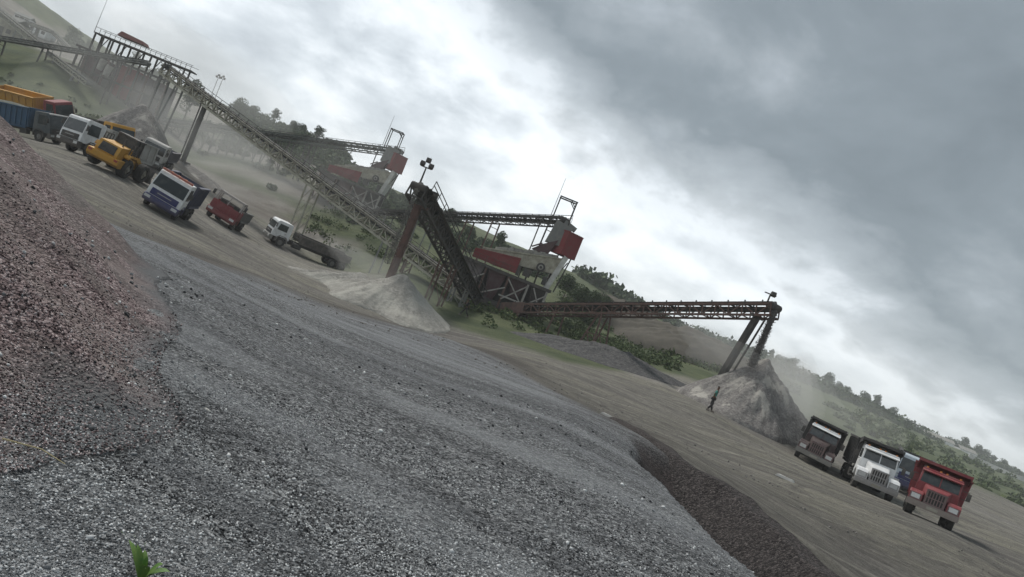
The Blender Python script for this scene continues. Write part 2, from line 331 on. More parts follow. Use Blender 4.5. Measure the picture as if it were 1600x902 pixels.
grc = sg.mix(sg.ramp(sg.noise(.12, 6, .65), [(.36, 0.), (.64, 1.)]), (.050, .070, .030), (.115, .132, .062))
grc = sg.mix(sg.math('MULTIPLY', sg.ramp(sg.noise(.55, 6, .7), [(.48, 0.), (.7, 1.)]), .6), grc, (.030, .042, .022))
brc = sg.mix(sg.ramp(sg.noise(.2, 6, .6), [(.36, 0.), (.66, 1.)]), (.155, .135, .118), (.27, .255, .225))
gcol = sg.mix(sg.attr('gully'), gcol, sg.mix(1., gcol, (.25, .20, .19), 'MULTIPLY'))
c = sg.mix(sg.attr('yard'), gcol, ycol); c = sg.mix(sg.math('MULTIPLY', sg.attr('brown'), .85), c, (.085, .074, .066))
c = sg.mix(sg.attr('grass'), c, grc); c = sg.mix(sg.attr('bare'), c, brc)
bn = sg.b.inputs['Normal'].links[0].from_node
b2_ = sg.t.nodes.new('ShaderNodeBump'); b2_.inputs['Strength'].default_value = .8; b2_.inputs['Distance'].default_value = .16
hgt = sg.math('ADD', sg.noise(1.6, 8, .72), sg.math('MULTIPLY', yb2, .25)); sg.t.links.new(hgt, b2_.inputs['Height']); sg.t.links.new(bn.outputs[0], b2_.inputs['Normal']); sg.t.links.new(b2_.outputs[0], sg.b.inputs['Normal'])
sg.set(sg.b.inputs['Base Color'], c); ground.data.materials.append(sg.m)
# ------------------------------------------------------------------ piles: sheets of broken stone lying on the ground
def pile(name, label, cx, cy, rx, ry, h, mat, rz=0., rough=.08, n=70, fn=None, power=1., seed=1, group=None, cat='gravel pile', run=1.):
    a = np.linspace(-1.12, 1.12, n); U, Vv = np.meshgrid(a, a); rad = np.hypot(U, Vv)
    X = cx+(U*rx)*math.cos(rz)-(Vv*ry)*math.sin(rz); Y = cy+(U*rx)*math.sin(rz)+(Vv*ry)*math.cos(rz)
    ang = np.arctan2(Vv, U); wob = 1+.10*np.sin(ang*3+seed)+.07*np.sin(ang*5+seed*2.)+vnoise(X, Y, max(rx, ry)*.3, seed)*.16
    q = rad/wob; prof = np.sqrt((1-q)**2+.0022)*np.sign(1-q) if power == 1 else np.sign(1-q)*np.abs(1-q)**power
    Z = GZ(X, Y)+np.where(q < 1, h*np.minimum(prof, .96), h*(1-q)*2)-.03+(vnoise(X, Y, .9, seed+3)*rough+vnoise(X, Y, .35, seed+5)*rough*.5+np.sin(ang*23+seed+5*vnoise(X, Y, 3, seed))*rough*.35*np.clip(rad, 0, 1)+np.sin(ang*14+seed*2+7*vnoise(X, Y, 4, seed+2))*np.sin(ang*31+9*vnoise(X, Y, 5, seed+7))*.13*run*h/4*np.clip(rad*1.5, 0, 1))*np.clip(1.1-q, 0, 1)*2
    if fn: Z = fn(X, Y, Z)
    o = npmesh(name, np.stack([X.ravel(), Y.ravel(), Z.ravel()], 1), grid_faces(n, n), mat, smooth=True)
    return tag(o, label, cat, group)
RPAL = [(.036, .025, .026), (.12, .084, .084), (.215, .158, .158), (.30, .232, .23), (.48, .41, .40)]
rg = stone_mat('reddish_broken_stone', RPAL, 62, macro=[((.22, 2.0, 1), R(-6), .45, .60, None, (.10, .082, .078), .75), ((.4, 4.2, 1), R(-9), .46, .60, None, (.25, .21, .195), .55), ((.25, .25, .25), 0, .5, .66, None, (.13, .14, .13), .5)])
rsock = rg.b.inputs['Base Color'].links[0].from_socket; rg.set(rg.b.inputs['Base Color'], rg.mix(rg.attr('red'), rg.mix(.8, rg.mix(1., rsock, (.8, 1.0, 1.06), 'MULTIPLY'), (.12, .125, .13)), rsock)); red_gravel = rg.m
dark_gravel = stone_mat('dark_reddish_broken_stone', [(.008, .007, .007), (.022, .019, .019), (.040, .034, .033), (.068, .058, .056), (.13, .115, .11)], 60, macro=[((.4, .4, .4), 0, .46, .64, None, (.066, .055, .05), .5)]).m
sand = stone_mat('pale_quarry_sand', [(.19, .182, .162), (.235, .226, .203), (.27, .26, .235), (.31, .30, .27)], 9, macro=[((1.2, .25, .5), .4, .46, .66, None, (.19, .18, .16), .6), ((.22, .22, .22), 0, .5, .62, None, (.36, .35, .31), .6)]).m
dustpile = stone_mat('grey_stone_dust', [(.115, .106, .10), (.15, .14, .132), (.185, .174, .163), (.23, .216, .202)], 9, macro=[((.6, .6, .25), 0, .53, .62, None, (.38, .36, .32), .75)]).m
darkpile = stone_mat('dark_grey_stone', [(.035, .035, .036), (.055, .055, .056), (.075, .073, .073), (.11, .105, .1)], 9).m
# the big reddish bank at the left: rises towards -X, long straight foot
def bank_h(X, Y):
    foot = tab(Y, [(0, -2.2), (3.5, -1.75), (5.2, -1.95), (8, -3.3), (10, -4.4), (12, -5.4), (14, -6)])+vnoise(X, Y, 1.6, 31)*.4
    t = foot-X; h = np.sqrt(np.clip(t, 0, None)**2+.15)*.43-.15
    h = h+np.sin((Y+.22*X)*3.1+3*vnoise(X, Y, 3, 33))*.085*np.clip(t, 0, 1)+np.sin((Y+.1*X)*6.7+4*vnoise(X, Y, 2, 37))*.05*np.clip(t, 0, 1)+vnoise(X, Y, .5, 35)*.05
    back = np.clip((Y-tab(X, [(-22, 15), (-9, 12.6), (-7, 12.2), (-4, 11.5)]))/1.4, 0, None)
    h = h-back*1.0-np.clip(1.2-Y, 0, None)*.5
    h = np.where(t > 12, h-(t-12)*.5, h)
    return np.where(t > -.15, h, -.3)
xs = np.linspace(-20, -1.2, 250); ys = np.linspace(.5, 16, 230); XX, YY = np.meshgrid(xs, ys)
HB = bank_h(XX, YY); ZB = GZ(XX, YY)+np.maximum(HB, -.3)
o = npmesh('gravel_bank', np.stack([XX.ravel(), YY.ravel(), ZB.ravel()], 1), grid_faces(230, 250), red_gravel, smooth=True)
fb = np.clip((tab(YY, [(0, -2.2), (3.5, -1.75), (5.2, -1.95), (8, -3.3), (10, -4.4), (12, -5.4), (14, -6)])-XX)*1.7+.2+vnoise(XX, YY, 1.1, 61)*1.1+vnoise(XX, YY, .4, 62)*.5, 0, 1)
at_ = o.data.attributes.new('red', 'FLOAT', 'POINT'); at_.data.foreach_set('value', fb.ravel().astype(np.float32))
tag(o, 'large reddish brown bank of broken stone with combed furrows, rising close at the left', 'gravel pile')
# windrow along the dark gully at the right
def ridge_center(Y): return tab(Y, [(5, 5.6), (8, 5.0), (9.5, 4.95), (12.5, 4.65), (14, 4.1), (16, 3.6), (18, 3.2)])
xs = np.linspace(2.2, 8.6, 120); ys = np.linspace(5.5, 19, 200); XX, YY = np.meshgrid(xs, ys)
dxr = XX-ridge_center(YY); Zr = -1.76+vnoise(XX, YY, 1.6, 41)*.16+vnoise(XX, YY, .5, 42)*.07-np.where(dxr > 0, np.clip(dxr-.25, 0, None)*.62, np.clip(-dxr-.1, 0, None)*.95)
Zr = Zr-np.clip(YY-15.5, 0, None)*.05-np.clip(YY-17.5, 0, None)*.5-np.clip(7-YY, 0, None)*.7
Zr = np.where(Zr > GZ(XX, YY)-.25, Zr, GZ(XX, YY)-.25)
o = npmesh('gravel_ridge', np.stack([XX.ravel(), YY.ravel(), Zr.ravel()], 1), grid_faces(200, 120), dark_gravel, smooth=True)
tag(o, 'low dark reddish ridge of stone beside the gully at the lower right', 'gravel pile')
def at(px, py, D): q = P(px, py, D); return q.x, q.y
p = at(628, 450, 61); pile('sand_pile', 'pale sand pile under the short steep conveyor, its crest right below the belt head', p[0]-.2, p[1]+.5, 4.9, 7.4, 3.1, sand, seed=3, rough=.1, cat='sand pile')
p = at(545, 452, 63); pile('sand_pile', 'low pale sand heap left of the pile under the short steep conveyor', p[0]+.6, p[1]+1, 5.4, 3.8, 1.8, sand, seed=5, rough=.16, cat='sand pile')
p = at(1187, 600, 63); pile('dust_pile', 'tall grey cone of stone dust under the head of the right hand conveyor', p[0]-.2, p[1], 6.0, 6.8, 5.5, dustpile, seed=2, rough=.16, cat='stone dust pile')
p = at(965, 585, 72); pile('dark_pile', 'low dark grey heap beyond the yard beneath the right hand conveyor', p[0]-1.5, p[1], 8.5, 5, 1.6, darkpile, seed=6, rough=.15, cat='gravel pile')
p = at(212, 195, 99); pile('dust_pile', 'hazy grey dust cone behind the trucks at the left', p[0], p[1], 5.2, 6, 3.2, dustpile, seed=9, rough=.15, cat='stone dust pile')
p = at(325, 272, 103); pile('dark_pile', 'small grey heap on the dusty slope behind the red truck', p[0], p[1], 4, 3.4, 1.0, dustpile, seed=11, rough=.15, cat='gravel pile')
p = at(1075, 545, 118); pile('earth_bank', 'long dark earth bank on the slope behind the legs of the right hand conveyor', p[0], p[1], 17, 8, 5.2, paint('dark_earth', (.075, .066, .055), .5, .95, (.13, .12, .09)), rz=-.2, power=.6, seed=12, rough=.35, run=.25, cat='earth bank')
p = at(985, 510, 125); pile('earth_bank', 'shorter dark earth bank in front of the trees under the right hand conveyor', p[0], p[1], 12, 8, 5., paint('dark_earth', (.075, .066, .055), .5, .95), rz=-.1, power=.6, seed=14, rough=.35, run=.25, cat='earth bank')
# ------------------------------------------------------------------ loose stones lying on the near gravel
def stones(name, label, n, xr, rmin, rmax, mat, hfun, smin, smax, keep=None):
    r = rmin+(rmax-rmin)*RNG.random(n)**1.25; t = RNG.uniform(xr[0], xr[1], n)
    X = r*np.sin(t); Y = r*np.cos(t)
    if keep is not None: k = keep(X, Y); X, Y, r = X[k], Y[k], r[k]
    n = len(X); Z = hfun(X, Y); sz = RNG.uniform(smin, smax, n)**1.0*(1+np.clip(r-4, 0, 6)*.10)
    base = np.array([(a, b, c) for c in (-1, 1) for a, b in ((-1, -1), (1, -1), (1, 1), (-1, 1))], float)
    v = base[None]*RNG.uniform(.45, 1.0, (n, 8, 3))*np.stack([RNG.uniform(.7, 1.2, n), RNG.uniform(.5, .9, n), RNG.uniform(.35, .8, n)], 1)[:, None]
    q = RNG.normal(size=(n, 4)); q /= np.linalg.norm(q, axis=1)[:, None]; w, a, b, c = q.T
    M = np.stack([1-2*(b*b+c*c), 2*(a*b-c*w), 2*(a*c+b*w), 2*(a*b+c*w), 1-2*(a*a+c*c), 2*(b*c-a*w), 2*(a*c-b*w), 2*(b*c+a*w), 1-2*(a*a+b*b)], 1).reshape(n, 3, 3)
    v = np.einsum('nij,nkj->nki', M, v)*(sz*.5)[:, None, None]+np.stack([X, Y, Z+sz*.12], 1)[:, None]
    f = np.array([(0, 3, 2, 1), (4, 5, 6, 7), (0, 1, 5, 4), (1, 2, 6, 5), (2, 3, 7, 6), (3, 0, 4, 7)])
    fs = (f[None]+(np.arange(n)*8)[:, None, None]).reshape(-1, 4)
    return tag(npmesh(name, v.reshape(-1, 3), fs, mat), label, 'gravel', None, 'stuff')
st1s = stone_mat('loose_grey_stone', [(.020, .021, .023), (.085, .089, .093), (.205, .213, .219), (.37, .38, .385), (.70, .71, .705)], island=True); st1 = st1s.m
q_ = st1s.b.inputs['Base Color'].links[0].from_socket
def sb_(sc, rz): return st1s.noise(1, 6, .62, st1s.map(sc, (0, 0, rz)), .5)
q_ = st1s.mix(st1s.math('MULTIPLY', st1s.ramp(sb_((.14, .80, .3), R(-20)), [(.47, 0.), (.57, 1.)]), .36), q_, (.38, .395, .405))
q_ = st1s.mix(st1s.math('MULTIPLY', st1s.ramp(sb_((.2, 1.3, .3), R(-27)), [(.45, 0.), (.60, 1.)]), .6), q_, st1s.mix(1., q_, (.45, .44, .45), 'MULTIPLY'))
st1s.set(st1s.b.inputs['Base Color'], q_)
st2 = stone_mat('loose_reddish_stone', [(.03, .022, .023), (.105, .075, .075), (.195, .145, .145), (.28, .22, .218), (.46, .40, .39)], island=True).m
isred = lambda X, Y: (bank_h(X, Y) > -.02)
stones('loose_gravel', 'loose grey stones strewn over the near gravel', 170000, (R(-42), R(40)), 1.9, 8.5, st1, lambda X, Y: GZ(X, Y)+np.maximum(bank_h(X, Y), 0), .007, .016, lambda X, Y: (~isred(X, Y) | (bank_h(X, Y)+.2*vnoise(X, Y, .7, 91) < .09*RNG.random(X.shape))) & (X < edge_x(Y)+.1) & (RNG.random(X.shape) > np.clip((np.hypot(X, Y)-3.5)/5.2, 0, 1)**.8*(1+.6*vnoise(X, Y, .9, 71))) & (vnoise((X*.91+Y*.41)*.25, (Y*.91-X*.41), .55, 72)+.8*vnoise(X, Y, .3, 73)+.9*(RNG.random(X.shape)-.5) < .42+.12*(5-np.hypot(X, Y))))
stones('coarse_gravel', 'larger stones lying here and there among the near gravel', 1500, (R(-60), R(40)), 2.2, 13, st1, lambda X, Y: GZ(X, Y)+np.maximum(bank_h(X, Y), 0), .020, .036, lambda X, Y: (X < edge_x(Y)) & (vnoise(X, Y, 1.2, 81) > -.15))
stones('scattered_rocks', 'scattered rocks and lumps of spoil lying in the yard', 2800, (R(-44), R(40)), 22, 92, paint('dull_rock', (.17, .165, .155), .5, .95), GZ, .025, .07, lambda X, Y: vnoise(X, Y, 5, 82)+.5*vnoise(X, Y, 1.7, 83) > .08)
stones('loose_reddish_gravel', 'loose reddish stones on the bank at the left', 90000, (R(-60), R(-14)), 2.4, 9.5, st2, lambda X, Y: GZ(X, Y)+bank_h(X, Y), .008, .017, lambda X, Y: (bank_h(X, Y)+.2*vnoise(X, Y, .8, 92) > .12*RNG.random(X.shape)-.06) & isred(X, Y) & (RNG.random(X.shape) > np.clip((np.hypot(X, Y)-4)/5.5, 0, 1)))
# ------------------------------------------------------------------ conveyors
STEEL_TAN = paint('weathered_pale_steel', (.37, .36, .29), .5, .75, (.12, .10, .08))
STEEL_DARK = paint('dark_grimy_steel', (.045, .045, .043), .6, .8, (.12, .10, .085))
STEEL_RUST = paint('rusty_red_steel', (.13, .072, .058), .7, .8, (.06, .05, .045))
STEEL_GREY = paint('dusty_grey_steel', (.16, .165, .16), .6, .8, (.25, .24, .21))
RED = paint('dusty_red_paint', (.20, .022, .026), .5, .7, (.15, .09, .08)); CREAM = paint('stained_cream_paint', (.40, .38, .30), .7, .7, (.12, .10, .08))
RUBBER = paint('conveyor_rubber', (.022, .022, .022), .6, .9, (.13, .125, .11)); LOADST = paint('stone_on_belt', (.20, .195, .175), .6, .95, (.10, .09, .08), sc=4)
MAROON = paint('dark_maroon_plate', (.085, .040, .045), .6, .8, (.12, .105, .10)); PALE = paint('pale_dusty_steel', (.34, .33, .30), .6, .8, (.15, .13, .11))
def conveyor(label, tail, head, w=1.2, dep=.9, bay=1.3, fm=STEEL_TAN, rm=STEEL_DARK, legs=(), rail=True, skirt=0., group='belt conveyors of the stone plant', idl=1, cw=.1):
    tail, head = Vector(tail), Vector(head); root = empty('belt_conveyor', tail, 0, label, 'conveyor', group)
    A = head-tail; Ln = A.length; a = A.normalized(); s = Vector((0, 0, 1)).cross(a).normalized(); n = a.cross(s).normalized()
    pt = lambda t, x, y: a*t+s*x+n*y
    m = MB(); k = max(2, round(Ln/bay)); st = Ln/k
    for sx in (-w/2, w/2):
        m.bar(pt(0, sx, 0), pt(Ln, sx, 0), cw, cw*1.5, n); m.bar(pt(0, sx, -dep), pt(Ln, sx, -dep), cw, cw*1.3, n)
        for i in range(k+1): m.bar(pt(min(i*st+.01, Ln), sx, 0), pt(min(i*st+.01, Ln), sx, -dep), cw*.7)
        for i in range(k): m.bar(pt(i*st, sx, -dep if i % 2 else 0), pt((i+1)*st, sx, 0 if i % 2 else -dep), cw*.7)
    for i in range(0, k+1): m.bar(pt(i*st, -w/2, -dep), pt(i*st, w/2, -dep), cw*.7)
    m.build('frame', fm, root)
    b = MB(); nb_ = 24; r = .2
    for i in range(nb_):
        t0, t1 = Ln*i/nb_, Ln*(i+1)/nb_
        for x0, y0, x1, y1 in ((-w*.42, .20, -w*.2, .09), (-w*.2, .09, w*.2, .09), (w*.2, .09, w*.42, .20)):
            b.hexa([pt(t0, x0, y0), pt(t1, x0, y0), pt(t1, x1, y1), pt(t0, x1, y1), pt(t0, x0, y0+.03), pt(t1, x0, y0+.03), pt(t1, x1, y1+.03), pt(t0, x1, y1+.03)])
    b.hexa([pt(0, -w*.4, -.42), pt(Ln, -w*.4, -.42), pt(Ln, w*.4, -.42), pt(0, w*.4, -.42), pt(0, -w*.4, -.39), pt(Ln, -w*.4, -.39), pt(Ln, w*.4, -.39), pt(0, w*.4, -.39)])
    b.build('belt', RUBBER, root)
    q = MB(); ks = max(4, int(Ln/.8))
    hh = [(.13+.10*random.random(), w*(.18+.1*random.random())) for _ in range(ks+1)]
    for i in range(ks):
        t0, t1 = Ln*i/ks, Ln*(i+1)/ks; (h0, w0), (h1, w1) = hh[i], hh[i+1]
        q.hexa([pt(t0, -w0, .13), pt(t1, -w1, .13), pt(t1, w1, .13), pt(t0, w0, .13), pt(t0, -w0*.3, .13+h0), pt(t1, -w1*.3, .13+h1), pt(t1, w1*.3, .13+h1), pt(t0, w0*.3, .13+h0)])
    tag(q.build('load', LOADST, root), None, None, None, 'stuff')
    ni = min(90, int(Ln/1.1*idl)); proto = None
    for i in range(ni):
        t = (i+.5)*Ln/ni
        if proto is None:
            c = MB(); c.tube(s*-w*.5, s*w*.5, .07, n=8); c.bar(s*-w*.52-n*.05, s*-w*.52+n*.28, .09); c.bar(s*w*.52-n*.05, s*w*.52+n*.28, .09); proto = c.build('roller', rm, root); ro = proto
        else: ro = proto.copy(); COL.objects.link(ro); ro.parent = root
        ro.location = pt(t, 0, .03)
    for nm, t in (('tail_drum', .1), ('head_drum', Ln-.05)): MB().tube(pt(t, -w*.48, -.12), pt(t, w*.48, -.12), .30, n=16).build(nm, rm, root)
    c = MB(); c.box(pt(Ln-1.1, w*.75, .1), (.5, .7, .5)); c.bar(pt(Ln-1.6, w*.4, -.2), pt(Ln-.4, w*.95, -.2), .2); c.build('drive_motor', rm, root)
    if skirt:
        c = MB()
        for sx in (-w/2-.07, w/2+.07): c.hexa([pt(0, sx-.02, -dep), pt(Ln*skirt, sx-.02, -dep), pt(Ln*skirt, sx+.02, -dep), pt(0, sx+.02, -dep), pt(0, sx-.02, .2), pt(Ln*skirt, sx-.02, .2), pt(Ln*skirt, sx+.02, .2), pt(0, sx+.02, .2)])
        c.build('side_plate', fm, root)
    if rail:
        c = MB(); sx = w/2+.42; kk = max(2, int(Ln/1.8))
        c.hexa([pt(0, w/2+.06, -.03), pt(Ln, w/2+.06, -.03), pt(Ln, sx, -.03), pt(0, sx, -.03), pt(0, w/2+.06, .03), pt(Ln, w/2+.06, .03), pt(Ln, sx, .03), pt(0, sx, .03)])
        for y in (.45, .85): c.bar(pt(0, sx, y), pt(Ln, sx, y), .06)
        for i in range(kk+1): c.bar(pt(i*Ln/kk, sx, 0), pt(i*Ln/kk, sx, .88), .05)
        c.build('walkway', rm, root)
    for (t, kind, shift, mt) in legs:
        c = MB(); p0 = pt(t*Ln, 0, -dep); h = Vector((a.x, a.y, 0)).normalized()
        foot = p0+h*shift; gx, gy = tail.x+foot.x, tail.y+foot.y
        def G(v): return Vector((v.x, v.y, gz(tail.x+v.x, tail.y+v.y)-tail.z-.3))
        if kind == 'column':
            f = G(foot); c.bar(p0, f, .46, .46, h); c.bar(p0+h*.8, f+h*.8+Vector((0, 0, .2)), .13); c.box(f+Vector((0, 0, .35)), (1.5, 1.5, .5)); c.bar(p0-s*w*.6, p0+s*w*.6, .22)
        elif kind == 'pair':
            T = [p0-h*.55-s*w*.5, p0+h*.55-s*w*.5, p0-h*.55+s*w*.5, p0+h*.55+s*w*.5]; B = [G(v+h*shift) for v in T]
            for u_, v_ in zip(T, B): c.bar(u_, v_, .17)
            hh_ = (T[0]-B[0]).length; nn = max(2, int(hh_/1.6))
            for i in range(nn):
                f0, f1 = i/nn, (i+1)/nn
                for i0, i1 in ((0, 1), (2, 3), (0, 2)): c.bar(T[i0].lerp(B[i0], f0), T[i1].lerp(B[i1], f1), .06); c.bar(T[i0].lerp(B[i0], f1), T[i1].lerp(B[i1], f1), .06)
        elif kind == 'aframe':
            for sg_ in (-1, 1):
                T = p0+s*sg_*w*.5; B1 = G(T+h*(shift-1.1)+s*sg_*.4); B2 = G(T+h*(shift+1.1)+s*sg_*.4)
                c.bar(T-h*.2, B1, .14); c.bar(T+h*.2, B2, .14); c.bar(T.lerp(B1, .5), T.lerp(B2, .5), .09); c.bar(T.lerp(B1, .5), B2, .07)
            c.bar(G(p0+h*(shift-1.1)-s*w*.5).lerp(p0-s*w*.5, .4), G(p0+h*(shift-1.1)+s*w*.5).lerp(p0+s*w*.5, .4), .08)
        elif kind == 'cross':      # two slim posts far apart, braced
            T = [p0-s*w*.5-h*1.2, p0+s*w*.5+h*1.2]; B = [G(v+h*shift) for v in T]
            for u_, v_ in zip(T, B): c.bar(u_, v_, .2); c.bar(u_.lerp(v_, .45), B[0].lerp(B[1], .5), .1)
            c.bar(p0-s*w*.6-h*1.3, p0+s*w*.6+h*1.3, .14)
        else:                      # post pair, plain
            for sg_ in (-1, 1): T = p0+s*sg_*w*.5; c.bar(T, G(T+s*sg_*.25+h*shift), .19)
            c.bar(p0-s*w*.5+Vector((0, 0, -.8)), p0+s*w*.5+Vector((0, 0, -.8)), .08)
        c.build('support', mt, root)
    return root
cA = conveyor('longest conveyor, a pale lattice truss falling from the hillside plant to mid yard', P(738, 456, 84), P(262, 104, 106), 1.4, 1.3, 1.35, STEEL_TAN, STEEL_DARK,
    [(.83, 'column', 0, STEEL_DARK), (.93, 'post', .8, STEEL_GREY), (.985, 'post', 0, STEEL_GREY), (.445, 'pair', 0, STEEL_TAN), (.16, 'pair', 0, STEEL_RUST), (.22, 'post', 0, STEEL_GREY)], cw=.19)
cB = conveyor('short steep dark conveyor with its head above the pale sand pile', P(742, 462, 86), P(656, 290, 64), 1.5, 1.1, 1.1, STEEL_DARK, STEEL_DARK,
    [(.93, 'column', -.2, STEEL_RUST), (.45, 'pair', 0, STEEL_RUST), (.2, 'pair', 0, STEEL_GREY)], cw=.16, skirt=0)
cC = conveyor('brown conveyor rising rightward over the grass, its head above the tall grey cone', P(790, 478, 88), P(1212, 478, 62), 1.3, .95, 1.3, STEEL_RUST, STEEL_DARK,
    [(.955, 'column', -1.6, STEEL_DARK), (.46, 'aframe', 0, STEEL_RUST), (.27, 'post', 0, STEEL_RUST), (.10, 'post', 0, STEEL_RUST)], rail=False, skirt=.12, idl=.7, cw=.13)
cD = conveyor('dark conveyor running level behind the steep one to the nearer red feed box', P(575, 330, 122), P(884, 343, 91), 1.3, .8, 1.3, STEEL_DARK, STEEL_DARK,
    [(.955, 'post', 0, STEEL_DARK), (.60, 'post', 0, STEEL_RUST), (.72, 'post', 0, STEEL_RUST), (.30, 'post', 0, STEEL_GREY), (.42, 'post', 0, STEEL_GREY), (.15, 'post', 0, STEEL_GREY)], cw=.12)
cE = conveyor('long grey green conveyor on many trestles, rising to the hazy farther red feed box', P(205, 180, 142), P(627, 236, 126), 1.4, .95, 1.5, paint('grey_green_steel', (.055, .068, .06), .5, .8, (.14, .14, .12)), STEEL_DARK,
    [(.18+.05*i, 'post' if i % 2 else 'aframe', 0, STEEL_DARK) for i in range(10)]+[(.70, 'pair', 0, STEEL_DARK)], cw=.13)
cF = conveyor('thin pale conveyor crossing in front of the hillside plant at the upper left', P(-50, 50, 128), P(232, 98, 126), 1.1, .45, 1.4, STEEL_GREY, STEEL_GREY, [(.2, 'post', 0, STEEL_DARK), (.44, 'post', 0, STEEL_DARK), (.66, 'post', 0, STEEL_DARK), (.85, 'post', 0, STEEL_DARK)], rail=False)
cG = conveyor('pale conveyor descending from the upper left corner behind the plant', P(64, 68, 150), P(-30, -8, 165), 1.3, .9, 1.4, STEEL_TAN, STEEL_GREY, [(.3, 'post', 0, STEEL_GREY), (.6, 'post', 0, STEEL_GREY), (.85, 'post', 0, STEEL_GREY)], cw=.15)
cH = conveyor('small pale conveyor slanting down at the foot of the hillside plant', P(140, 130, 124), P(80, 84, 129), 1.1, .6, 1.3, STEEL_TAN, STEEL_GREY, [(.3, 'post', 0, STEEL_GREY), (.8, 'post', 0, STEEL_GREY)], rail=False)
cI = conveyor('lower pale belt line on the bare earth slope at the upper left', P(110, 76, 158), P(84, 50, 164), 1.2, .35, 1.3, PALE, PALE, [(.5, 'post', 0, STEEL_GREY)], rail=False)
cJ = conveyor('pale belt line higher on the bare earth slope, meeting the kinked one', P(84, 50, 164), P(34, 32, 172), 1.2, .35, 1.3, PALE, PALE, [(.5, 'post', 0, STEEL_GREY)], rail=False)
# ------------------------------------------------------------------ screening stations
def screen_station(loc, label):
    r = empty('screening_station', loc, 0, label, 'screening plant', 'screening stations of the stone plant'); X0, Y0, Z0 = -.4, 0, -2.6
    # local: x as measured, z above Z0 (absolute heights at the near station)
    f = lambda x, y, z: (x, y, z-Z0)
    m = MB()
    m.box(f(-1.3, 0, 1.42), (11.2, 3.6, .14)); [m.box(f(-1.3, y, 1.28), (11.2, .16, .3)) for y in (-1.72, 1.72)]
    m.build('platform', STEEL_DARK, r)
    m = MB()
    for x0, x1 in ((-6.8, 4.2),):
        for z in (1.95, 2.4): m.bar(f(x0, -1.78, z), f(-.6, -1.78, z), .05)
        for i in range(7): m.bar(f(x0+i*.95, -1.78, 1.45), f(x0+i*.95, -1.78, 2.42), .05)
    m.build('railing', STEEL_RUST, r)
    for i, x in enumerate((-6.4, -3.6, -.8, 1.6, 3.9)):
        m = MB()
        for y in (-1.6, 1.6): m.bar(f(x, y, 1.3), f(x, y, -3.6), .24)
        m.bar(f(x, -1.6, -.6), f(x, 1.6, -.6), .14); m.build('leg', STEEL_RUST if i < 3 else PALE, r)
    m = MB()
    for a, b in (((-.8, -1.6), (1.6, .9)), ((1.6, -1.4), (-.8, .9)), ((1.6, -1.6), (3.9, .6)), ((3.9, -1.4), (2.3, 1.0)), ((-3.6, -2), (-.8, -.2)), ((-6.4, -2), (-3.6, .4))):
        for y in (-1.75,): m.bar(f(a[0], y, a[1]), f(b[0], y, b[1]), .15)
    m.bar(f(-1.2, -1.76, -1.2), f(4.3, -1.76, -1.2), .18); m.build('brace', PALE, r)
    def bin_(x0, x1, z1, z0, sh, mt, nm='hopper', y=1.35):
        m = MB(); cx = (x0+x1)/2; w2 = (x1-x0)/2
        m.hexa([f(cx-w2*sh, -y*sh, z0), f(cx+w2*sh, -y*sh, z0), f(cx+w2*sh, y*sh, z0), f(cx-w2*sh, y*sh, z0), f(x0, -y, z1), f(x1, -y, z1), f(x1, y, z1), f(x0, y, z1)])
        for xx in (x0+.05, cx, x1-.05): m.bar(f(xx, -y-.05, z1-.05), f(cx+(xx-cx)*sh, -y*sh-.05, z0), .1)
        return m.build(nm, mt, r)
    bin_(-6.3, -3.9, 1.2, -1.9, .7, paint('grey_purple_plate', (.13, .115, .125), .5, .8)); bin_(-3.3, -1.1, 1.2, -2.1, .45, MAROON); bin_(-.6, 1.5, 1.2, -1.0, .4, MAROON); bin_(1.9, 3.8, 1.2, -.6, .5, STEEL_DARK)
    m = MB(); m.b2(f(-6.6, 1.45, -2.2), f(4.0, 1.6, 1.2)); m.build('added_dark_backing', paint('gap_shade_sheet', (.03, .028, .027), .4, .9, (.09, .08, .07)), r)  # dark sheet added so the gaps between the hoppers look filled with shade
    m = MB(); m.hexa([f(-3.4, -.9, -2.9), f(1.4, -.9, -2.9), f(1.4, .9, -2.9), f(-3.4, .9, -2.9), f(-3.0, -.7, -2.1), f(1.0, -.7, -2.1), f(1.0, .7, -2.1), f(-3.0, .7, -2.1)]); m.tube(f(2.4, -.9, -2.0), f(2.4, .9, -2.0), .8, n=18); m.build('crusher', STEEL_DARK, r)
    # inclined vibrating screen: side plates, decks, feed end
    def sl(x, dz=0.): return 3.15+(x+4.8)*.245+dz
    m = MB()
    for y in (-1.3, 1.3): m.hexa([f(-4.9, y-.05, sl(-4.9)-1.0), f(4.5, y-.05, sl(4.5)-2.0), f(4.5, y+.05, sl(4.5)-2.0), f(-4.9, y+.05, sl(-4.9)-1.0), f(-4.9, y-.05, sl(-4.9)), f(4.5, y-.05, sl(4.5)), f(4.5, y+.05, sl(4.5)), f(-4.9, y+.05, sl(-4.9))])
    for x in (-4, -2.8, -1.6, -.4, .8, 2, 3.2): m.bar(f(x, -1.38, sl(x)-1.1), f(x, -1.38, sl(x)+.05), .1)
    m.bar(f(-4.9, -1.4, sl(-4.9)), f(4.5, -1.4, sl(4.5)), .14)
    m.build('side_plate', CREAM, r)
    for dz in (-.1, -.75):
        m = MB(); m.hexa([f(-5.1, -1.2, sl(-5.1, dz)-.08), f(4.4, -1.2, sl(4.4, dz)-.08), f(4.4, 1.2, sl(4.4, dz)-.08), f(-5.1, 1.2, sl(-5.1, dz)-.08), f(-5.1, -1.2, sl(-5.1, dz)), f(4.4, -1.2, sl(4.4, dz)), f(4.4, 1.2, sl(4.4, dz)), f(-5.1, 1.2, sl(-5.1, dz))]); m.build('screen_deck', LOADST, r)
    m = MB(); n_ = 16
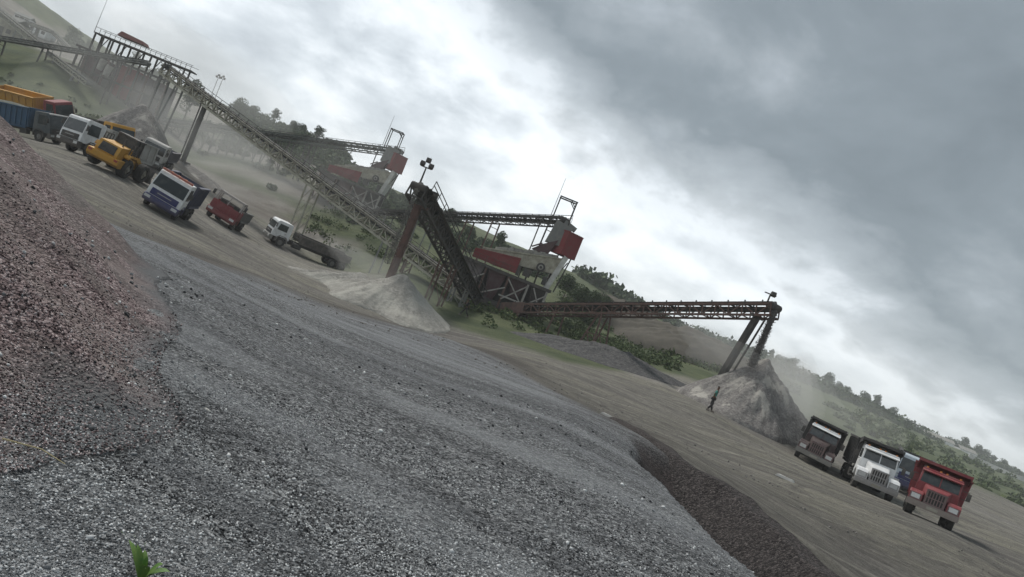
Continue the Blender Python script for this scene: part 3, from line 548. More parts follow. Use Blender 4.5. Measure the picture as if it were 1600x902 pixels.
    for i in range(n_):
        x0 = -3.2+i*.42; h = .22+.28*random.random()+.3*math.sin(i/n_*3.1); m.box(f(x0, -.1, sl(x0)+h*.3), (.62, 1.9, h), ry=-.24, rz=random.uniform(-.2, .2))
    tag(m.build('stone_layer', sand, r), None, None, None, 'stuff')
    m = MB(); m.hexa([f(-5.6, -1.62, 1.75), f(-.3, -1.62, 1.75), f(-.3, -1.52, 1.75), f(-5.6, -1.52, 1.75), f(-5.6, -1.62, 2.75), f(-.3, -1.62, 3.55), f(-.3, -1.52, 3.55), f(-5.6, -1.52, 2.75)])
    m.hexa([f(-5.66, -1.6, 1.75), f(-5.56, -1.6, 1.75), f(-5.56, 1.5, 1.75), f(-5.66, 1.5, 1.75), f(-5.66, -1.6, 2.75), f(-5.56, -1.6, 2.75), f(-5.56, 1.5, 2.75), f(-5.66, 1.5, 2.75)])
    for x in (-5.5, -4.2, -2.9, -1.6, -.4): m.bar(f(x, -1.68, 1.75), f(x, -1.68, 2.75+(x+5.6)*.15), .1)
    m.bar(f(-5.6, -1.66, 2.75), f(-.3, -1.66, 3.55), .14); m.build('guard_panel', RED, r)
    m = MB(); m.tube(f(2.15, -1.38, 3.5), f(2.15, -1.75, 3.5), .52, n=20); m.tube(f(2.15, -1.75, 3.5), f(2.15, -1.95, 3.5), .16, n=10); m.build('flywheel', STEEL_DARK, r)
    m = MB(); m.tube(f(2.15, -1.76, 3.5), f(2.15, -1.80, 3.5), .3, n=16); m.build('flywheel_hub', PALE, r)
    [MB().box(f(*c_), d_).build(n_, STEEL_DARK, r, .04) for n_, c_, d_ in (('motor', (.9, -1.6, 2.3), (.9, .7, .9)), ('control_box', (3.1, -1.62, 2.2), (.5, .3, 1.0)), ('bracket', (-.1, -1.6, 2.2), (.4, .4, 1.2)))]
    m = MB()
    for y0, y1 in ((-1.5, -1.3), (1.3, 1.5)): m.hexa([f(3.3, y0, 1.5), f(3.9, y0, 1.5), f(3.9, y1, 1.5), f(3.3, y1, 1.5), f(4.2, y0, 5.8), f(4.75, y0, 5.6), f(4.75, y1, 5.6), f(4.2, y1, 5.8)])
    m.hexa([f(3.75, -1.4, 1.5), f(3.95, -1.4, 1.5), f(3.95, 1.4, 1.5), f(3.75, 1.4, 1.5), f(4.6, -1.4, 5.6), f(4.75, -1.4, 5.6), f(4.75, 1.4, 5.6), f(4.6, 1.4, 5.6)])
    m.build('end_chute', paint('chalky_white_plate', (.55, .55, .52), .5, .7, (.2, .18, .15)), r)
    # feed box with its chute, gantry and mast
    m = MB(); m.box(f(3.9, 0, 7.15), (2.25, 2.25, 2.8), R(38)); m.box(f(3.9, 0, 8.56), (2.4, 2.4, .12), R(38)); m.box(f(3.9, 0, 5.8), (2.36, 2.36, .12), R(38))
    for k in range(4): a = R(38)+math.pi/4+k*math.pi/2; m.bar(f(3.9+1.6*math.cos(a), 1.6*math.sin(a), 5.74), f(3.9+1.6*math.cos(a), 1.6*math.sin(a), 8.6), .12)
    m.build('feed_box', RED, r)
    m = MB(); m.hexa([f(.4, -.8, 5.2), f(2.3, -.8, 4.9), f(2.3, .8, 4.9), f(.4, .8, 5.2), f(1.3, -.9, 6.1), f(2.9, -1, 7.2), f(2.9, 1, 7.2), f(1.3, .9, 6.1)]); m.bar(f(.3, -.9, 5.4), f(1.3, -.95, 6.2), .16); m.build('feed_lip', MAROON, r)
    m = MB(); m.hexa([f(1.5, -.9, 6.6), f(3.6, -.9, 6.6), f(3.6, .9, 6.6), f(1.5, .9, 6.6), f(1.9, -.9, 9.4), f(4.0, -.9, 9.1), f(4.0, .9, 9.1), f(1.9, .9, 9.4)]); m.box(f(3.6, 0, 9.3), (1.6, 1.3, .5), ry=.3); m.build('feed_chute', STEEL_GREY, r)
    m = MB()
    for x, zt in ((1.3, 12.1), (3.3, 12.1)):
        for y in (-.8, .8): m.bar(f(x, y, 9.0), f(x, y, zt), .13)
    for y in (-.8, .8): m.bar(f(1.2, y, 12.1), f(3.4, y, 12.1), .15); m.bar(f(3.3, y, 11.4), f(2.6, y, 12.1), .1)
    for x in (1.3, 3.3): m.bar(f(x, -.8, 12.1), f(x, .8, 12.1), .13)
    m.build('gantry', STEEL_DARK, r)
    m = MB(); m.tube(f(1.0, -.9, 9), f(1.0, -.9, 14.2), .05, .02, n=6); m.build('mast', STEEL_DARK, r)
    m = MB()
    for (x, y, z1) in ((5.1, -.4, 5.8), (3.6, 1.2, 5.8), (.2, 1.0, 9.2)): m.bar(f(x, y, z1), f(x-.5 if x > 4 else x, y, 1.4), .15)
    m.bar(f(4.9, -.4, 5.2), f(4.1, -.4, 3.0), .12); m.build('stay', STEEL_DARK, r)
    return r
Z0 = -2.6
s1 = screen_station((0, 90, Z0), 'nearer red and cream screening station right behind the short steep conveyor')
s2 = copy_tree(s1); s2.location = (-29.3, 126, Z0+4.75); s2['label'] = 'farther dust-veiled screening station at the end of the long trestle conveyor'
# ------------------------------------------------------------------ crushing plant on the hillside, upper left
def Q(px, py, D=135): q = P(px, py, D); return q
pr = empty('crushing_plant', (-77, 135, 3), 0, 'tall grimy crushing plant with a railed top deck, on the hillside at upper left', 'crushing plant')
def pm(fn, nm, mt, bevel=0.): m = MB(); fn(m); return m.build(nm, mt, pr, bevel)
ox, oy, oz = -77, 135, 3
for (x0, x1, z0, z1, y0, mt, nm) in ((-85, -81.4, -1, 7.6, 0, MAROON, 'cladding'), (-81.4, -78.6, -1, 5.2, .4, STEEL_GREY, 'cladding'), (-78.6, -75, 2.2, 7.8, .1, RED, 'cladding'), (-75, -70.2, -.5, 7.4, .3, paint('grey_purple_plate', (.13, .115, .125), .5, .8), 'cladding'),
                                     (-96, -90, -1.6, 3.2, 1., STEEL_DARK, 'cladding'), (-90, -85, -2.2, 4.6, .6, MAROON, 'cladding'), (-101, -96.6, -1.6, 1.6, .8, CREAM, 'cladding')):
    pm(lambda m: [m.b2((x0-ox, y0, z0), (x1-ox, y0+5, z1))]+[m.b2((x0-ox+i*.7, y0-.06, z0), (x0-ox+i*.7+.12, y0-.003, z1)) for i in range(int((x1-x0)/.7))], nm, mt)
for i in range(10): pm(lambda m: (m.bar((-9+i*1.85, -.5, 8.2), (-9+i*1.85, -.5, -2.6), .3), m.bar((-9+i*1.85, -.5, 3.2), (-9+(i+.9)*1.85, -.5, 0), .14)), 'post', STEEL_RUST if i % 2 else STEEL_DARK)
pm(lambda m: [m.bar((-9.6, -.62, z), (8, -.62, z), .34) for z in (8.0, 4.4, .6)], 'beam', STEEL_DARK)
for x, z, w_, h_ in ((-5.2, 2.0, 1.6, 2.), (-1.2, -.4, 2, 1.8), (2.9, 1.0, 1.6, 2.2), (5.0, 3.6, 1.3, 1.6)): pm(lambda m: m.box((x, -.16, z), (w_, .3, h_)), 'opening_shade_block', paint('painted_opening_shade', (.015, .015, .015), .1, .95))  # solid near-black blocks on the cladding, painted as the shade inside openings
for x, z in ((-4.2, 6.4), (-2.8, 5.8)): pm(lambda m: m.tube((x, -.9, z-1), (x+.25, -.9, z+1), .5, .62, n=12), 'bin', PALE)
for x in (-3.4, -.6, 2.4, 4.6): pm(lambda m: m.hexa([(x-.3, -1.6, -2.6), (x+.3, -1.6, -2.6), (x+.3, -1, -2.6), (x-.3, -1, -2.6), (x-.9, -2, .2), (x+.9, -2, .2), (x+.9, -.8, .2), (x-.9, -.8, .2)]), 'hopper', PALE if x > 0 else STEEL_GREY)
pm(lambda m: [m.b2((-7.5, -.8, 11.15), (10.8, 1.6, 11.35))]+[m.bar((-7.5, y, 12.2), (10.8, y, 12.2), .07) for y in (-.8, 1.6)]+[m.bar((-7.5+i*.95, -.8, 11.3), (-7.5+i*.95, -.8, 12.2), .06) for i in range(20)], 'top_deck', STEEL_DARK)
for x in (-7.2, -5.6, -3.8, -1.7, .9, 3.4, 6.0, 9.6): pm(lambda m: [m.bar((x, y, 11.2), (x, y, 6.5), .24) for y in (-.7, 1.4)], 'post', STEEL_DARK)
pm(lambda m: m.hexa([(-3.6, -.9, 12.3), (1.4, -.9, 12.3), (1.4, 1.5, 12.3), (-3.6, 1.5, 12.3), (-3.2, -.6, 13.2), (1.0, -.6, 12.9), (1.0, 1.2, 12.9), (-3.2, 1.2, 13.2)]), 'roof', paint('faded_red_sheet', (.19, .055, .05), .5, .7), .05)
pm(lambda m: m.tube((-8, 0, 11.2), (-8, 0, 18.5), .05, .02, n=6), 'mast', STEEL_DARK)
pm(lambda m: [m.bar((x, -.6, 8.2), (x+1.2, -.6, 10.9), .12) for x in (-6, -2.6, .6, 4)], 'brace', STEEL_DARK)
# floodlight masts
def flood(px, py, D, h, lab, base=None, foot=None, lamps=((-.38, .22), (.38, .22), (0, .62))):
    q = P(px, py, D); g = foot if foot is not None else gz(q.x, q.y)-.1; r = empty('floodlight_mast', (q.x, q.y, g), 0, lab, 'floodlight mast')
    H = q.z-g; MB().tube((0, 0, 0), (0, 0, H), .09, .06, n=8).build('pole', STEEL_DARK, r); m = MB(); m.bar((-.5, 0, H), (.5, 0, H), .09); m.build('crossarm', STEEL_DARK, r)
    for x, z in lamps: MB().box((x, -.1, H+z), (.42, .3, .36), rx=-.5).build('lamp_housing', STEEL_DARK, r, .04)
flood(341, 122, 170, 5, 'left of the two dark floodlight masts on the hilltop beside the plant'); flood(348, 124, 172, 5, 'right of the two dark floodlight masts on the hilltop beside the plant')
flood(666, 262, 64.6, 3, 'floodlight mast standing at the head of the short steep conveyor', foot=P(656, 290, 64).z)
flood(1204, 460, 62.5, 2, 'small lamp post on the head of the right hand conveyor', foot=P(1204, 478, 62).z, lamps=((.2, .06),))
# falling stone
def stream(name, label, top, bot, r0, r1, n, mt):
    t = RNG.random(n); d = RNG.normal(size=(n, 2))*(r0+(r1-r0)*t)[:, None]*.45; C = np.array(top)[None]*(1-t)[:, None]+np.array(bot)[None]*t[:, None]; C[:, 0] += d[:, 0]; C[:, 1] += d[:, 1]
    b = np.array([(0, 0, 1), (.94, 0, -.33), (-.47, .82, -.33), (-.47, -.82, -.33)]); sz = RNG.uniform(.03, .07, n)
    v = b[None]*RNG.uniform(.6, 1.4, (n, 4, 3))*sz[:, None, None]+C[:, None]; f = np.array([(0, 1, 2), (0, 2, 3), (0, 3, 1), (1, 3, 2)])
    return tag(npmesh(name, v.reshape(-1, 3), (f[None]+(np.arange(n)*4)[:, None, None]).reshape(-1, 3), mt, k=3), label, 'falling stone', None, 'stuff')
q0, q1 = P(1211, 486, 61.8), P(1188, 572, 62.6); stream('falling_stone', 'dark stream of stone falling from the right hand conveyor onto the grey cone', (q0.x, q0.y, q0.z), (q0.x-.1, q0.y, q1.z-.35), .22, .34, 7000, dustpile)
q0, q1 = P(652, 296, 63.4), P(622, 420, 62); stream('falling_stone', 'thin stream of stone falling from the steep conveyor onto the sand pile', (q0.x, q0.y-.2, q0.z), (q0.x, q0.y-.3, q1.z), .2, .4, 1500, LOADST)
# ------------------------------------------------------------------ vehicles
TYRE = paint('tyre_rubber', (.025, .025, .025), .6, .9, (.12, .11, .095)); CHASSIS = paint('black_chassis', (.022, .022, .022), .6, .8, (.10, .09, .08)); GLASS = glass()
LAMP = paint('headlamp_glass', (.55, .56, .55), .3, .2, spec=.8); RIM = paint('wheel_rim', (.20, .20, .19), .6, .6); BLACKP = paint('black_plastic', (.03, .03, .03), .4, .6); CHROME = paint('dull_chrome', (.42, .42, .42), .5, .4, metal=.6)
WHITE = paint('white_cab_paint', (.74, .75, .75), .35, .4, (.28, .25, .21)); ORANGE = paint('orange_lamp', (.6, .2, .03), .2, .4)
def wheel(parent, x, y, r=.52, w=.32, rim=RIM):
    e = bpy.data.objects.new('wheel', None); COL.objects.link(e); e.parent = parent; e.location = (x, y, r); e.empty_display_size = .3
    s = 1 if x > 0 else -1
    MB().ring((0, 0, 0), r, r*.56, w, 22).build('tyre', TYRE, e)
    m = MB(); m.tube((s*w*.12, 0, 0), (s*w*.34, 0, 0), r*.565, r*.5, n=18); m.tube((s*w*.34, 0, 0), (s*w*.6, 0, 0), r*.22, r*.16, n=10)
    for k in range(6): a = k*math.tau/6; m.tube((s*w*.34, r*.36*math.cos(a), r*.36*math.sin(a)), (s*w*.42, r*.36*math.cos(a), r*.36*math.sin(a)), .03, n=6)
    m.build('rim', rim, e)
def dump_bed(parent, y0, y1, z0, z1, w, mt, ribs=8, flare=.0, canopy=0., thick=.09, load=None, gate=.1, name='dump_bed', droop=0.):
    hw = w/2; m = MB(); tw = hw+flare
    m.b2((-hw, y0, z0), (hw, y1, z0+.1))
    for s in (-1, 1):
        m.hexa([(s*hw, y0, z0), (s*hw, y1, z0), (s*(hw-thick), y1, z0), (s*(hw-thick), y0, z0), (s*tw, y0, z1), (s*tw, y1, z1-droop), (s*(tw-thick), y1, z1-droop), (s*(tw-thick), y0, z1)])
        for i in range(ribs):
            y = y0+.12+(y1-y0-.24)*i/(ribs-1); m.hexa([(s*hw, y-.06, z0+.05), (s*(hw+.10), y-.06, z0+.05), (s*(hw+.10), y+.06, z0+.05), (s*hw, y+.06, z0+.05), (s*tw, y-.06, z1-.06-droop*i/ribs), (s*(tw+.10), y-.06, z1-.06-droop*i/ribs), (s*(tw+.10), y+.06, z1-.06-droop*i/ribs), (s*tw, y+.06, z1-.06-droop*i/ribs)])
        m.hexa([(s*(tw-.12), y0, z1-.02), (s*(tw-.12), y1, z1-.02-droop), (s*(tw+.13), y1, z1-.02-droop), (s*(tw+.13), y0, z1-.02), (s*(tw-.12), y0, z1+.1), (s*(tw-.12), y1, z1+.1-droop), (s*(tw+.13), y1, z1+.1-droop), (s*(tw+.13), y0, z1+.1)])
        m.b2((s*hw-.08, y0+.1, z0-.16), (s*hw+.08, y1-.1, z0-.003))
    o = m.build(name, mt, parent)
    m = MB(); m.hexa([(-hw, y0-.09, z0), (hw, y0-.09, z0), (hw, y0-.003, z0), (-hw, y0-.003, z0), (-tw, y0-.09, z1+.12), (tw, y0-.09, z1+.12), (tw, y0-.003, z1+.12), (-tw, y0-.003, z1+.12)])
    for i in range(5): x = -hw+.2+i*(w-.4)/4; m.b2((x-.05, y0-.16, z0+.1), (x+.05, y0-.093, z1))
    for z in (z0+(z1-z0)*.45,): m.b2((-hw+.02, y0-.19, z-.06), (hw-.02, y0-.163, z+.06))
    m.build('headboard', mt, o)
    if gate: m = MB(); m.hexa([(-hw, y1+.003, z0), (hw, y1+.003, z0), (hw, y1+.08, z0), (-hw, y1+.08, z0), (-tw, y1+.003, z1-droop), (tw, y1+.003, z1-droop), (tw, y1+.08, z1-droop), (-tw, y1+.08, z1-droop)]); m.build('tailgate', mt, o)
    if canopy:
        m = MB(); m.hexa([(-tw, y0-canopy, z1+.16), (tw, y0-canopy, z1+.16), (tw, y0-.1, z1+.02), (-tw, y0-.1, z1+.02), (-tw, y0-canopy, z1+.24), (tw, y0-canopy, z1+.24), (tw, y0-.1, z1+.12), (-tw, y0-.1, z1+.12)])
        for s in (-1, 1): m.hexa([(s*tw, y0-canopy, z1-.02), (s*tw, y0-.1, z1-.25), (s*(tw-.07), y0-.1, z1-.25), (s*(tw-.07), y0-canopy, z1-.02), (s*tw, y0-canopy, z1+.3), (s*tw, y0-.1, z1+.14), (s*(tw-.07), y0-.1, z1+.14), (s*(tw-.07), y0-canopy, z1+.3)])
        m.bar((-tw, y0-canopy, z1+.2), (tw, y0-canopy, z1+.2), .16); m.build('cab_guard', mt, o)
    if load:
        n = 9; vs = []; 
        for i in range(n):
            for j in range(n):
                a, b = i/(n-1), j/(n-1); vs.append((-hw+.1+(w-.2)*a, y0+.05+(y1-y0-.1)*b, z1-.25-droop*b+.55*math.sin(a*math.pi)*math.sin(b*math.pi)**.5+random.uniform(-.05, .05)))
        MB().add(vs, [(i*n+j, i*n+j+1, (i+1)*n+j+1, (i+1)*n+j) for i in range(n-1) for j in range(n-1)]).build('load', load, o)
    return o
def mirror(parent, x, y, z, mt=BLACKP):
    s = 1 if x > 0 else -1; m = MB(); m.bar((x-s*.3, y+.1, z+.25), (x, y, z+.25), .035); m.bar((x-s*.3, y+.1, z-.2), (x, y, z-.2), .035); m.box((x, y, z), (.2, .08, .42)); m.build('mirror', mt, parent)
def chassis(t, y0, y1, z=.95, w=.85, tank=True, y_t=3.2):
    m = MB()
    for s in (-1, 1): m.b2((s*w/2-.06, y0, z-.16), (s*w/2+.06, y1, z+.12))
    for i in range(6): y = y0+.2+(y1-y0-.4)*i/5; m.b2((-w/2, y-.05, z-.1), (w/2, y+.05, z+.06))
    m.build('chassis', CHASSIS, t)
    if tank: m = MB(); m.tube((1.0, y_t-.5, .78), (1.0, y_t+.5, .78), .3, n=14); m.build('fuel_tank', CHASSIS, t); m = MB(); m.b2((-1.2, y_t-.4, .5), (-.72, y_t+.4, 1.0)); m.build('battery_box', CHASSIS, t, .03)
def place(name, px, py, D, rz, label, cat, group='trucks standing in the quarry yard', scale=1., wide=1.06, span=6.):
    q = P(px, py, D); r = empty(name, (0, 0, 0), R(rz), label, cat, group); r.scale = (scale*wide, scale, scale)
    # settle on the ground along its length
    f = Vector((-math.sin(R(rz)), math.cos(R(rz)), 0)); sd_ = Vector((math.cos(R(rz)), math.sin(R(rz)), 0))
    z0 = gz(q.x+f.x*1, q.y+f.y*1); z1 = gz(q.x+f.x*span, q.y+f.y*span); a0 = q+f*3.; zl = gz(a0.x-sd_.x, a0.y-sd_.y); zr = gz(a0.x+sd_.x, a0.y+sd_.y)
    pitch = math.atan2(z1-z0, span-1); rollv = math.atan2(zr-zl, 2)
    r.rotation_euler = (pitch, -rollv, R(rz)); r.location = (q.x, q.y, z0-math.sin(pitch)*1*scale-.03); return r
def bonnet_truck(px, py, D, rz, label, cab, bed, bumper=CHROME, grille=CHROME, roof=None, **bk):
    t = place('dump_truck', px, py, D, rz, label, 'dump truck', scale=bk.pop('scale', 1.)); roof = roof or cab
    m = MB(); m.hexa([(-.52, .28, .98), (.52, .28, .98), (.68, 1.85, .98), (-.68, 1.85, .98), (-.46, .34, 1.68), (.46, .34, 1.68), (.66, 1.85, 1.92), (-.66, 1.85, 1.92)]); b = m.build('bonnet', cab, t, .11)
    m = MB(); m.b2((-.48, .2, .85), (.48, .274, 1.62))
    for i in range(7): m.b2((-.44+i*.135, .17, .9), (-.44+i*.135+.05, .197, 1.56))
    for z in (.86, 1.2, 1.58): m.b2((-.5, .165, z), (.5, .195, z+.05))
    m.build('grille', grille, t)
    m = MB(); m.b2((-.42, .19, .92), (.42, .198, 1.55)); m.build('radiator', CHASSIS, t)
    for s in (-1, 1):
        m = MB(); pr_ = [(.22, .78), (.22, 1.22), (.45, 1.38), (1.3, 1.42), (1.75, 1.2), (1.8, .8), (1.62, .8), (1.45, 1.12), (1.1, 1.24), (.72, 1.12), (.5, .78)]
        m.prism(pr_, s*.56 if s > 0 else -1.2, s*1.2 if s > 0 else -.56); m.build('fender', cab, t, .06)
        m = MB(); m.b2((s*.88-.2, .185, .93), (s*.88+.2, .216, 1.17)); m.build('headlight', LAMP, t, .01)
        m = MB(); m.b2((s*.88-.26, .2, .86), (s*.88+.26, .2175, 1.22)); m.build('lamp_bezel', grille, t)
        mirror(t, s*1.38, 1.95, 2.05)
    m = MB(); m.b2((-1.22, 0, .52), (1.22, .14, .84)); m.b2((-.9, -.03, .6), (-.6, -.003, .76)); m.b2((.6, -.03, .6), (.9, -.003, .76)); m.build('bumper', bumper, t, .03)
    m = MB(); m.b2((-.26, -.02, .60), (.26, -.003, .74)); m.build('number_plate', paint('dusty_plate', (.35, .34, .28), .6, .7), t)
    m = MB(); m.hexa([(-.98, 1.86, 2.58), (.98, 1.86, 2.58), (1.0, 2.1, 2.66), (-1.0, 2.1, 2.66), (-.98, 1.86, 2.62), (.98, 1.86, 2.62), (1.0, 2.1, 2.70), (-1.0, 2.1, 2.70)]); m.build('sun_visor', roof, t)
    for x in (-.8, -.15, .15, .8): MB().tube((x, 2.2, 2.8), (x, 2.2, 2.88), .05, n=8).build('marker_lamp', ORANGE, t)
    for s in (-1, 1): m = MB(); m.b2((s*.95-.3, 4.55, .25), (s*.95+.3, 4.58, 1.1)); m.build('mud_flap', CHASSIS, t)
    prof = [(1.85, .9), (1.85, 1.9), (2.12, 2.62), (2.25, 2.72), (3.3, 2.72), (3.4, 2.62), (3.4, .9)]
    m = MB(); m.prism(prof, -1.02, 1.02, lambda z: 1-.045*max(0, z-1.8)); c = m.build('cab', cab, t, .07)
    m = MB(); m.hexa([(-1.02, 2.02, 2.63), (1.02, 2.02, 2.63), (.98, 3.36, 2.68), (-.98, 3.36, 2.68), (-.96, 2.1, 2.80), (.96, 2.1, 2.80), (.94, 3.3, 2.82), (-.94, 3.3, 2.82)]); m.build('roof', roof, c, .05)
    sl_ = lambda z: 1.85+(z-1.9)*.375
    for x0, x1 in ((-.92, -.03), (.03, .92)):
        m = MB(); o_ = .02; m.hexa([(x0, sl_(1.97)-o_, 1.97), (x1, sl_(1.97)-o_, 1.97), (x1, sl_(1.97)+.02, 1.97), (x0, sl_(1.97)+.02, 1.97), (x0*.96, sl_(2.54)-o_, 2.54), (x1*.96, sl_(2.54)-o_, 2.54), (x1*.96, sl_(2.54)+.02, 2.54), (x0*.96, sl_(2.54)+.02, 2.54)]); m.build('windscreen', GLASS, c)
    for s in (-1, 1):
        m = MB(); m.b2((s*1.02-.015, 2.1, .95), (s*1.02+.02, 3.1, 1.85)); d = m.build('door', cab, c, .01)
        m = MB(); m.hexa([(s*1.0-.015, 2.15, 1.92), (s*1.0+.025, 2.15, 1.92), (s*1.0+.025, 3.1, 1.92), (s*1.0-.015, 3.1, 1.92), (s*.985-.015, 2.3, 2.5), (s*.985+.02, 2.3, 2.5), (s*.985+.02, 3.1, 2.5), (s*.985-.015, 3.1, 2.5)]); m.build('window', GLASS, d)
        m = MB(); m.b2((s*1.1-.16, 2.1, .55), (s*1.1+.16, 2.8, .62)); m.b2((s*1.1-.16, 2.1, .85), (s*1.1+.16, 2.8, .9)); m.build('step', CHASSIS, t)
    MB().tube((-.9, 3.5, 1.0), (-.9, 3.5, 2.95), .08, n=10).build('exhaust_stack', CHROME, t)
    chassis(t, .3, 8.2, y_t=3.6); dump_bed(t, 3.7, 8.2, 1.3, 2.95, 2.42, bed, canopy=1.15, **bk)
    for s in (-1, 1):
        wheel(t, s*.98, 1.1); wheel(t, s*.95, 5.7, w=.5); wheel(t, s*.95, 7.0, w=.5)
    return t
def cabover_truck(px, py, D, rz, label, cab, bed, bumper=BLACKP, grille=BLACKP, roofl=None, opened=False, cat='dump truck', bedz=(1.3, 2.85), by=(2.7, 8.0), h=2.95, low=None, scale=1., wheels=(5.4, 6.75), bedname='dump_bed', beacon=False, glassm=None, **bk):
    t = place('tipper_truck' if bedname == 'dump_bed' else 'flatbed_truck', px, py, D, rz, label, cat, scale=scale, span=6. if bedname == 'dump_bed' else 9.); low = low or cab; G_ = glassm or GLASS
    zw0, zw1 = 1.72, h-.32; sl_ = lambda z: .06+(z-1.62)*.17
    if not opened:
        prof = [(.04, .95), (.02, 1.3), (.06, 1.62), (sl_(h-.12), h-.12), (.42, h), (1.9, h-.02), (2.0, h-.12), (2.05, .95), (1.75, .95), (1.6, 1.18), (1.0, 1.18), (.8, .95)]
        m = MB(); m.prism(prof, -1.2, 1.2, lambda z: 1-.05*max(0, z-1.7)); c = m.build('cab', cab, t, .09)
        m = MB(); m.hexa([(-1.1, sl_(zw0)-.02, zw0), (1.1, sl_(zw0)-.02, zw0), (1.1, sl_(zw0)+.02, zw0), (-1.1, sl_(zw0)+.02, zw0), (-1.05, sl_(zw1)-.02, zw1), (1.05, sl_(zw1)-.02, zw1), (1.05, sl_(zw1)+.02, zw1), (-1.05, sl_(zw1)+.02, zw1)]); w_ = m.build('windscreen', G_, c)
        m = MB(); m.bar((-.8, sl_(1.75)-.035, 1.76), (.1, sl_(1.8)-.035, 1.80), .025); m.build('wiper', BLACKP, w_)
    else:
        m = MB(); m.b2((-1.15, .05, .95), (1.15, .16, 1.72)); m.b2((-1.15, 1.9, .95), (1.15, 2.0, 1.8)); [m.b2((s*1.15-.05, .163, .95), (s*1.15+.05, 1.897, 1.7)) for s in (-1, 1)]; m.b2((-1.1, .17, .95), (1.1, 1.9, 1.1)); c = m.build('cab', cab, t, .02)
        PL = [((s*1.12, .1, 1.72), (s*1.05, .32, h), .1) for s in (-1, 1)]+[((s*1.12, 1.95, 1.8), (s*1.05, 1.9, h), .1) for s in (-1, 1)]+[((s*1.12, 1.1, 1.7), (s*1.05, 1.1, h), .08) for s in (-1, 1)]+[((0, .1, 1.72), (0, .32, h), .06)]
        for a_, b_, w_ in PL: MB().bar(a_, b_, w_).build('pillar', paint('pale_dented_trim', (.36, .33, .31), .5, .6), c)
        m = MB(); m.b2((-1.1, .28, h), (1.1, 1.95, h+.08)); m.bar((-1.1, .3, h-.05), (1.1, .3, h-.05), .1); m.build('roof', paint('pale_dented_trim', (.36, .33, .31), .5, .6), c, .02)
        m = MB(); [m.box((x, 1.35, 1.5), (.5, .15, .9)) or m.box((x, 1.1, 1.2), (.5, .6, .2)) for x in (-.6, .6)]; m.build('seat', BLACKP, c)
    m = MB(); m.b2((-.95, -.03, 1.05), (.95, .012, 1.52)); [m.b2((-.93, -.05, 1.09+i*.11), (.93, -.033, 1.13+i*.11)) for i in range(4)]; m.build('grille', grille, t)
    m = MB(); m.b2((-.5, -.075, 1.28), (.5, -.053, 1.34)); m.build('badge_bar', CHROME if not opened else cab, t)
    m = MB(); m.prism([(-.12, .62), (-.14, .95), (-.02, 1.0), (.3, 1.0), (.3, .5), (0, .46)], -1.22, 1.22); b = m.build('bumper', bumper, t, .05)
    for s in (-1, 1):
        m = MB(); m.b2((s*.95-.2, -.145, .72), (s*.95+.2, -.123, .92)); m.build('headlight', LAMP, t, .005)
        mirror(t, s*1.42, .15, 2.2)
        if not opened:
            m = MB(); m.b2((s*1.2-.015, .55, 1.1), (s*1.2+.018, 1.55, 1.68)); d = m.build('door', low, c, .01)
            m = MB(); m.hexa([(s*1.19-.02, .42, 1.75), (s*1.19+.022, .42, 1.75), (s*1.19+.022, 1.5, 1.75), (s*1.19-.02, 1.5, 1.75), (s*1.15-.02, .55, zw1), (s*1.15+.018, .55, zw1), (s*1.15+.018, 1.5, zw1), (s*1.15-.02, 1.5, zw1)]); m.build('window', G_, d)
            m = MB(); m.b2((s*1.215-.008, 1.35, 1.5), (s*1.215+.02, 1.5, 1.54)); m.build('handle', BLACKP, d)
        m = MB(); m.prism([(.75, .55), (.8, .95), (1.0, 1.17), (1.6, 1.17), (1.82, .95), (1.9, .55), (1.98, .55), (1.95, 1.0), (1.68, 1.25), (.92, 1.25), (.68, 1.0), (.66, .55)], s*1.23 if s > 0 else -1.23, s*.8 if s > 0 else -.8); m.build('wheel_arch', bumper, t)
    if roofl: m = MB(); m.b2((-1.1, .2, h+.003), (1.1, .38, h+.16)); m.build('visor', roofl, c, .03)
    if beacon:
        for x in (-.5, .0, .5): m = MB(); m.tube((x, .6, h), (x, .6, h+.16), .09, n=10); m.build('beacon', ORANGE, t)
        m = MB(); m.tube((-1.0, 2.2, 1.2), (-1.0, 2.2, h+.4), .08, n=8); m.build('air_intake', BLACKP, t)
    chassis(t, .4, by[1], y_t=3.1)
    if bed:
        bk.setdefault('ribs', 8); dump_bed(t, by[0], by[1], bedz[0], bedz[1], 2.4, bed, name=bedname, **bk)
    for s in (-1, 1):
        wheel(t, s*1.0, 1.3)
        for y in wheels: wheel(t, s*.95, y, w=.5)
    return t
DKBED = paint('black_bed_paint', (.028, .028, .028), .5, .6, (.12, .11, .10)); MARO = paint('dark_maroon_cab', (.032, .012, .014), .5, .5, (.18, .16, .14)); REDP = paint('truck_red', (.20, .017, .024), .4, .5, (.24, .16, .145))
bonnet_truck(1266, 722, 51, -25, 'black and dark maroon bonneted dump truck with a white cab roof', MARO, DKBED, scale=.93, bumper=paint('grey_bumper', (.20, .20, .19), .5, .6), grille=paint('dull_maroon_trim', (.16, .10, .10), .5, .6), roof=WHITE)
bonnet_truck(1364, 772, 47, -19, 'white bonneted dump truck with a high black bed', WHITE, DKBED, load=darkpile)
bonnet_truck(1450, 812, 36, -30, 'red bonneted dump truck with a wide red bed, rightmost in the yard', REDP, REDP, bumper=paint('brownish_bumper', (.24, .20, .18), .6, .6), grille=paint('dull_maroon_trim', (.16, .10, .10), .5, .6), flare=.10, scale=.88)
BLUE = paint('truck_blue', (.014, .024, .13), .3, .5); LBLUE = paint('pale_blue_white', (.48, .55, .60), .3, .5)
cabover_truck(1418, 768, 58, -27, 'pale blue and navy flat-fronted truck half hidden behind the red bonneted dump truck', LBLUE, DKBED, bumper=BLUE, grille=BLUE, low=BLUE)
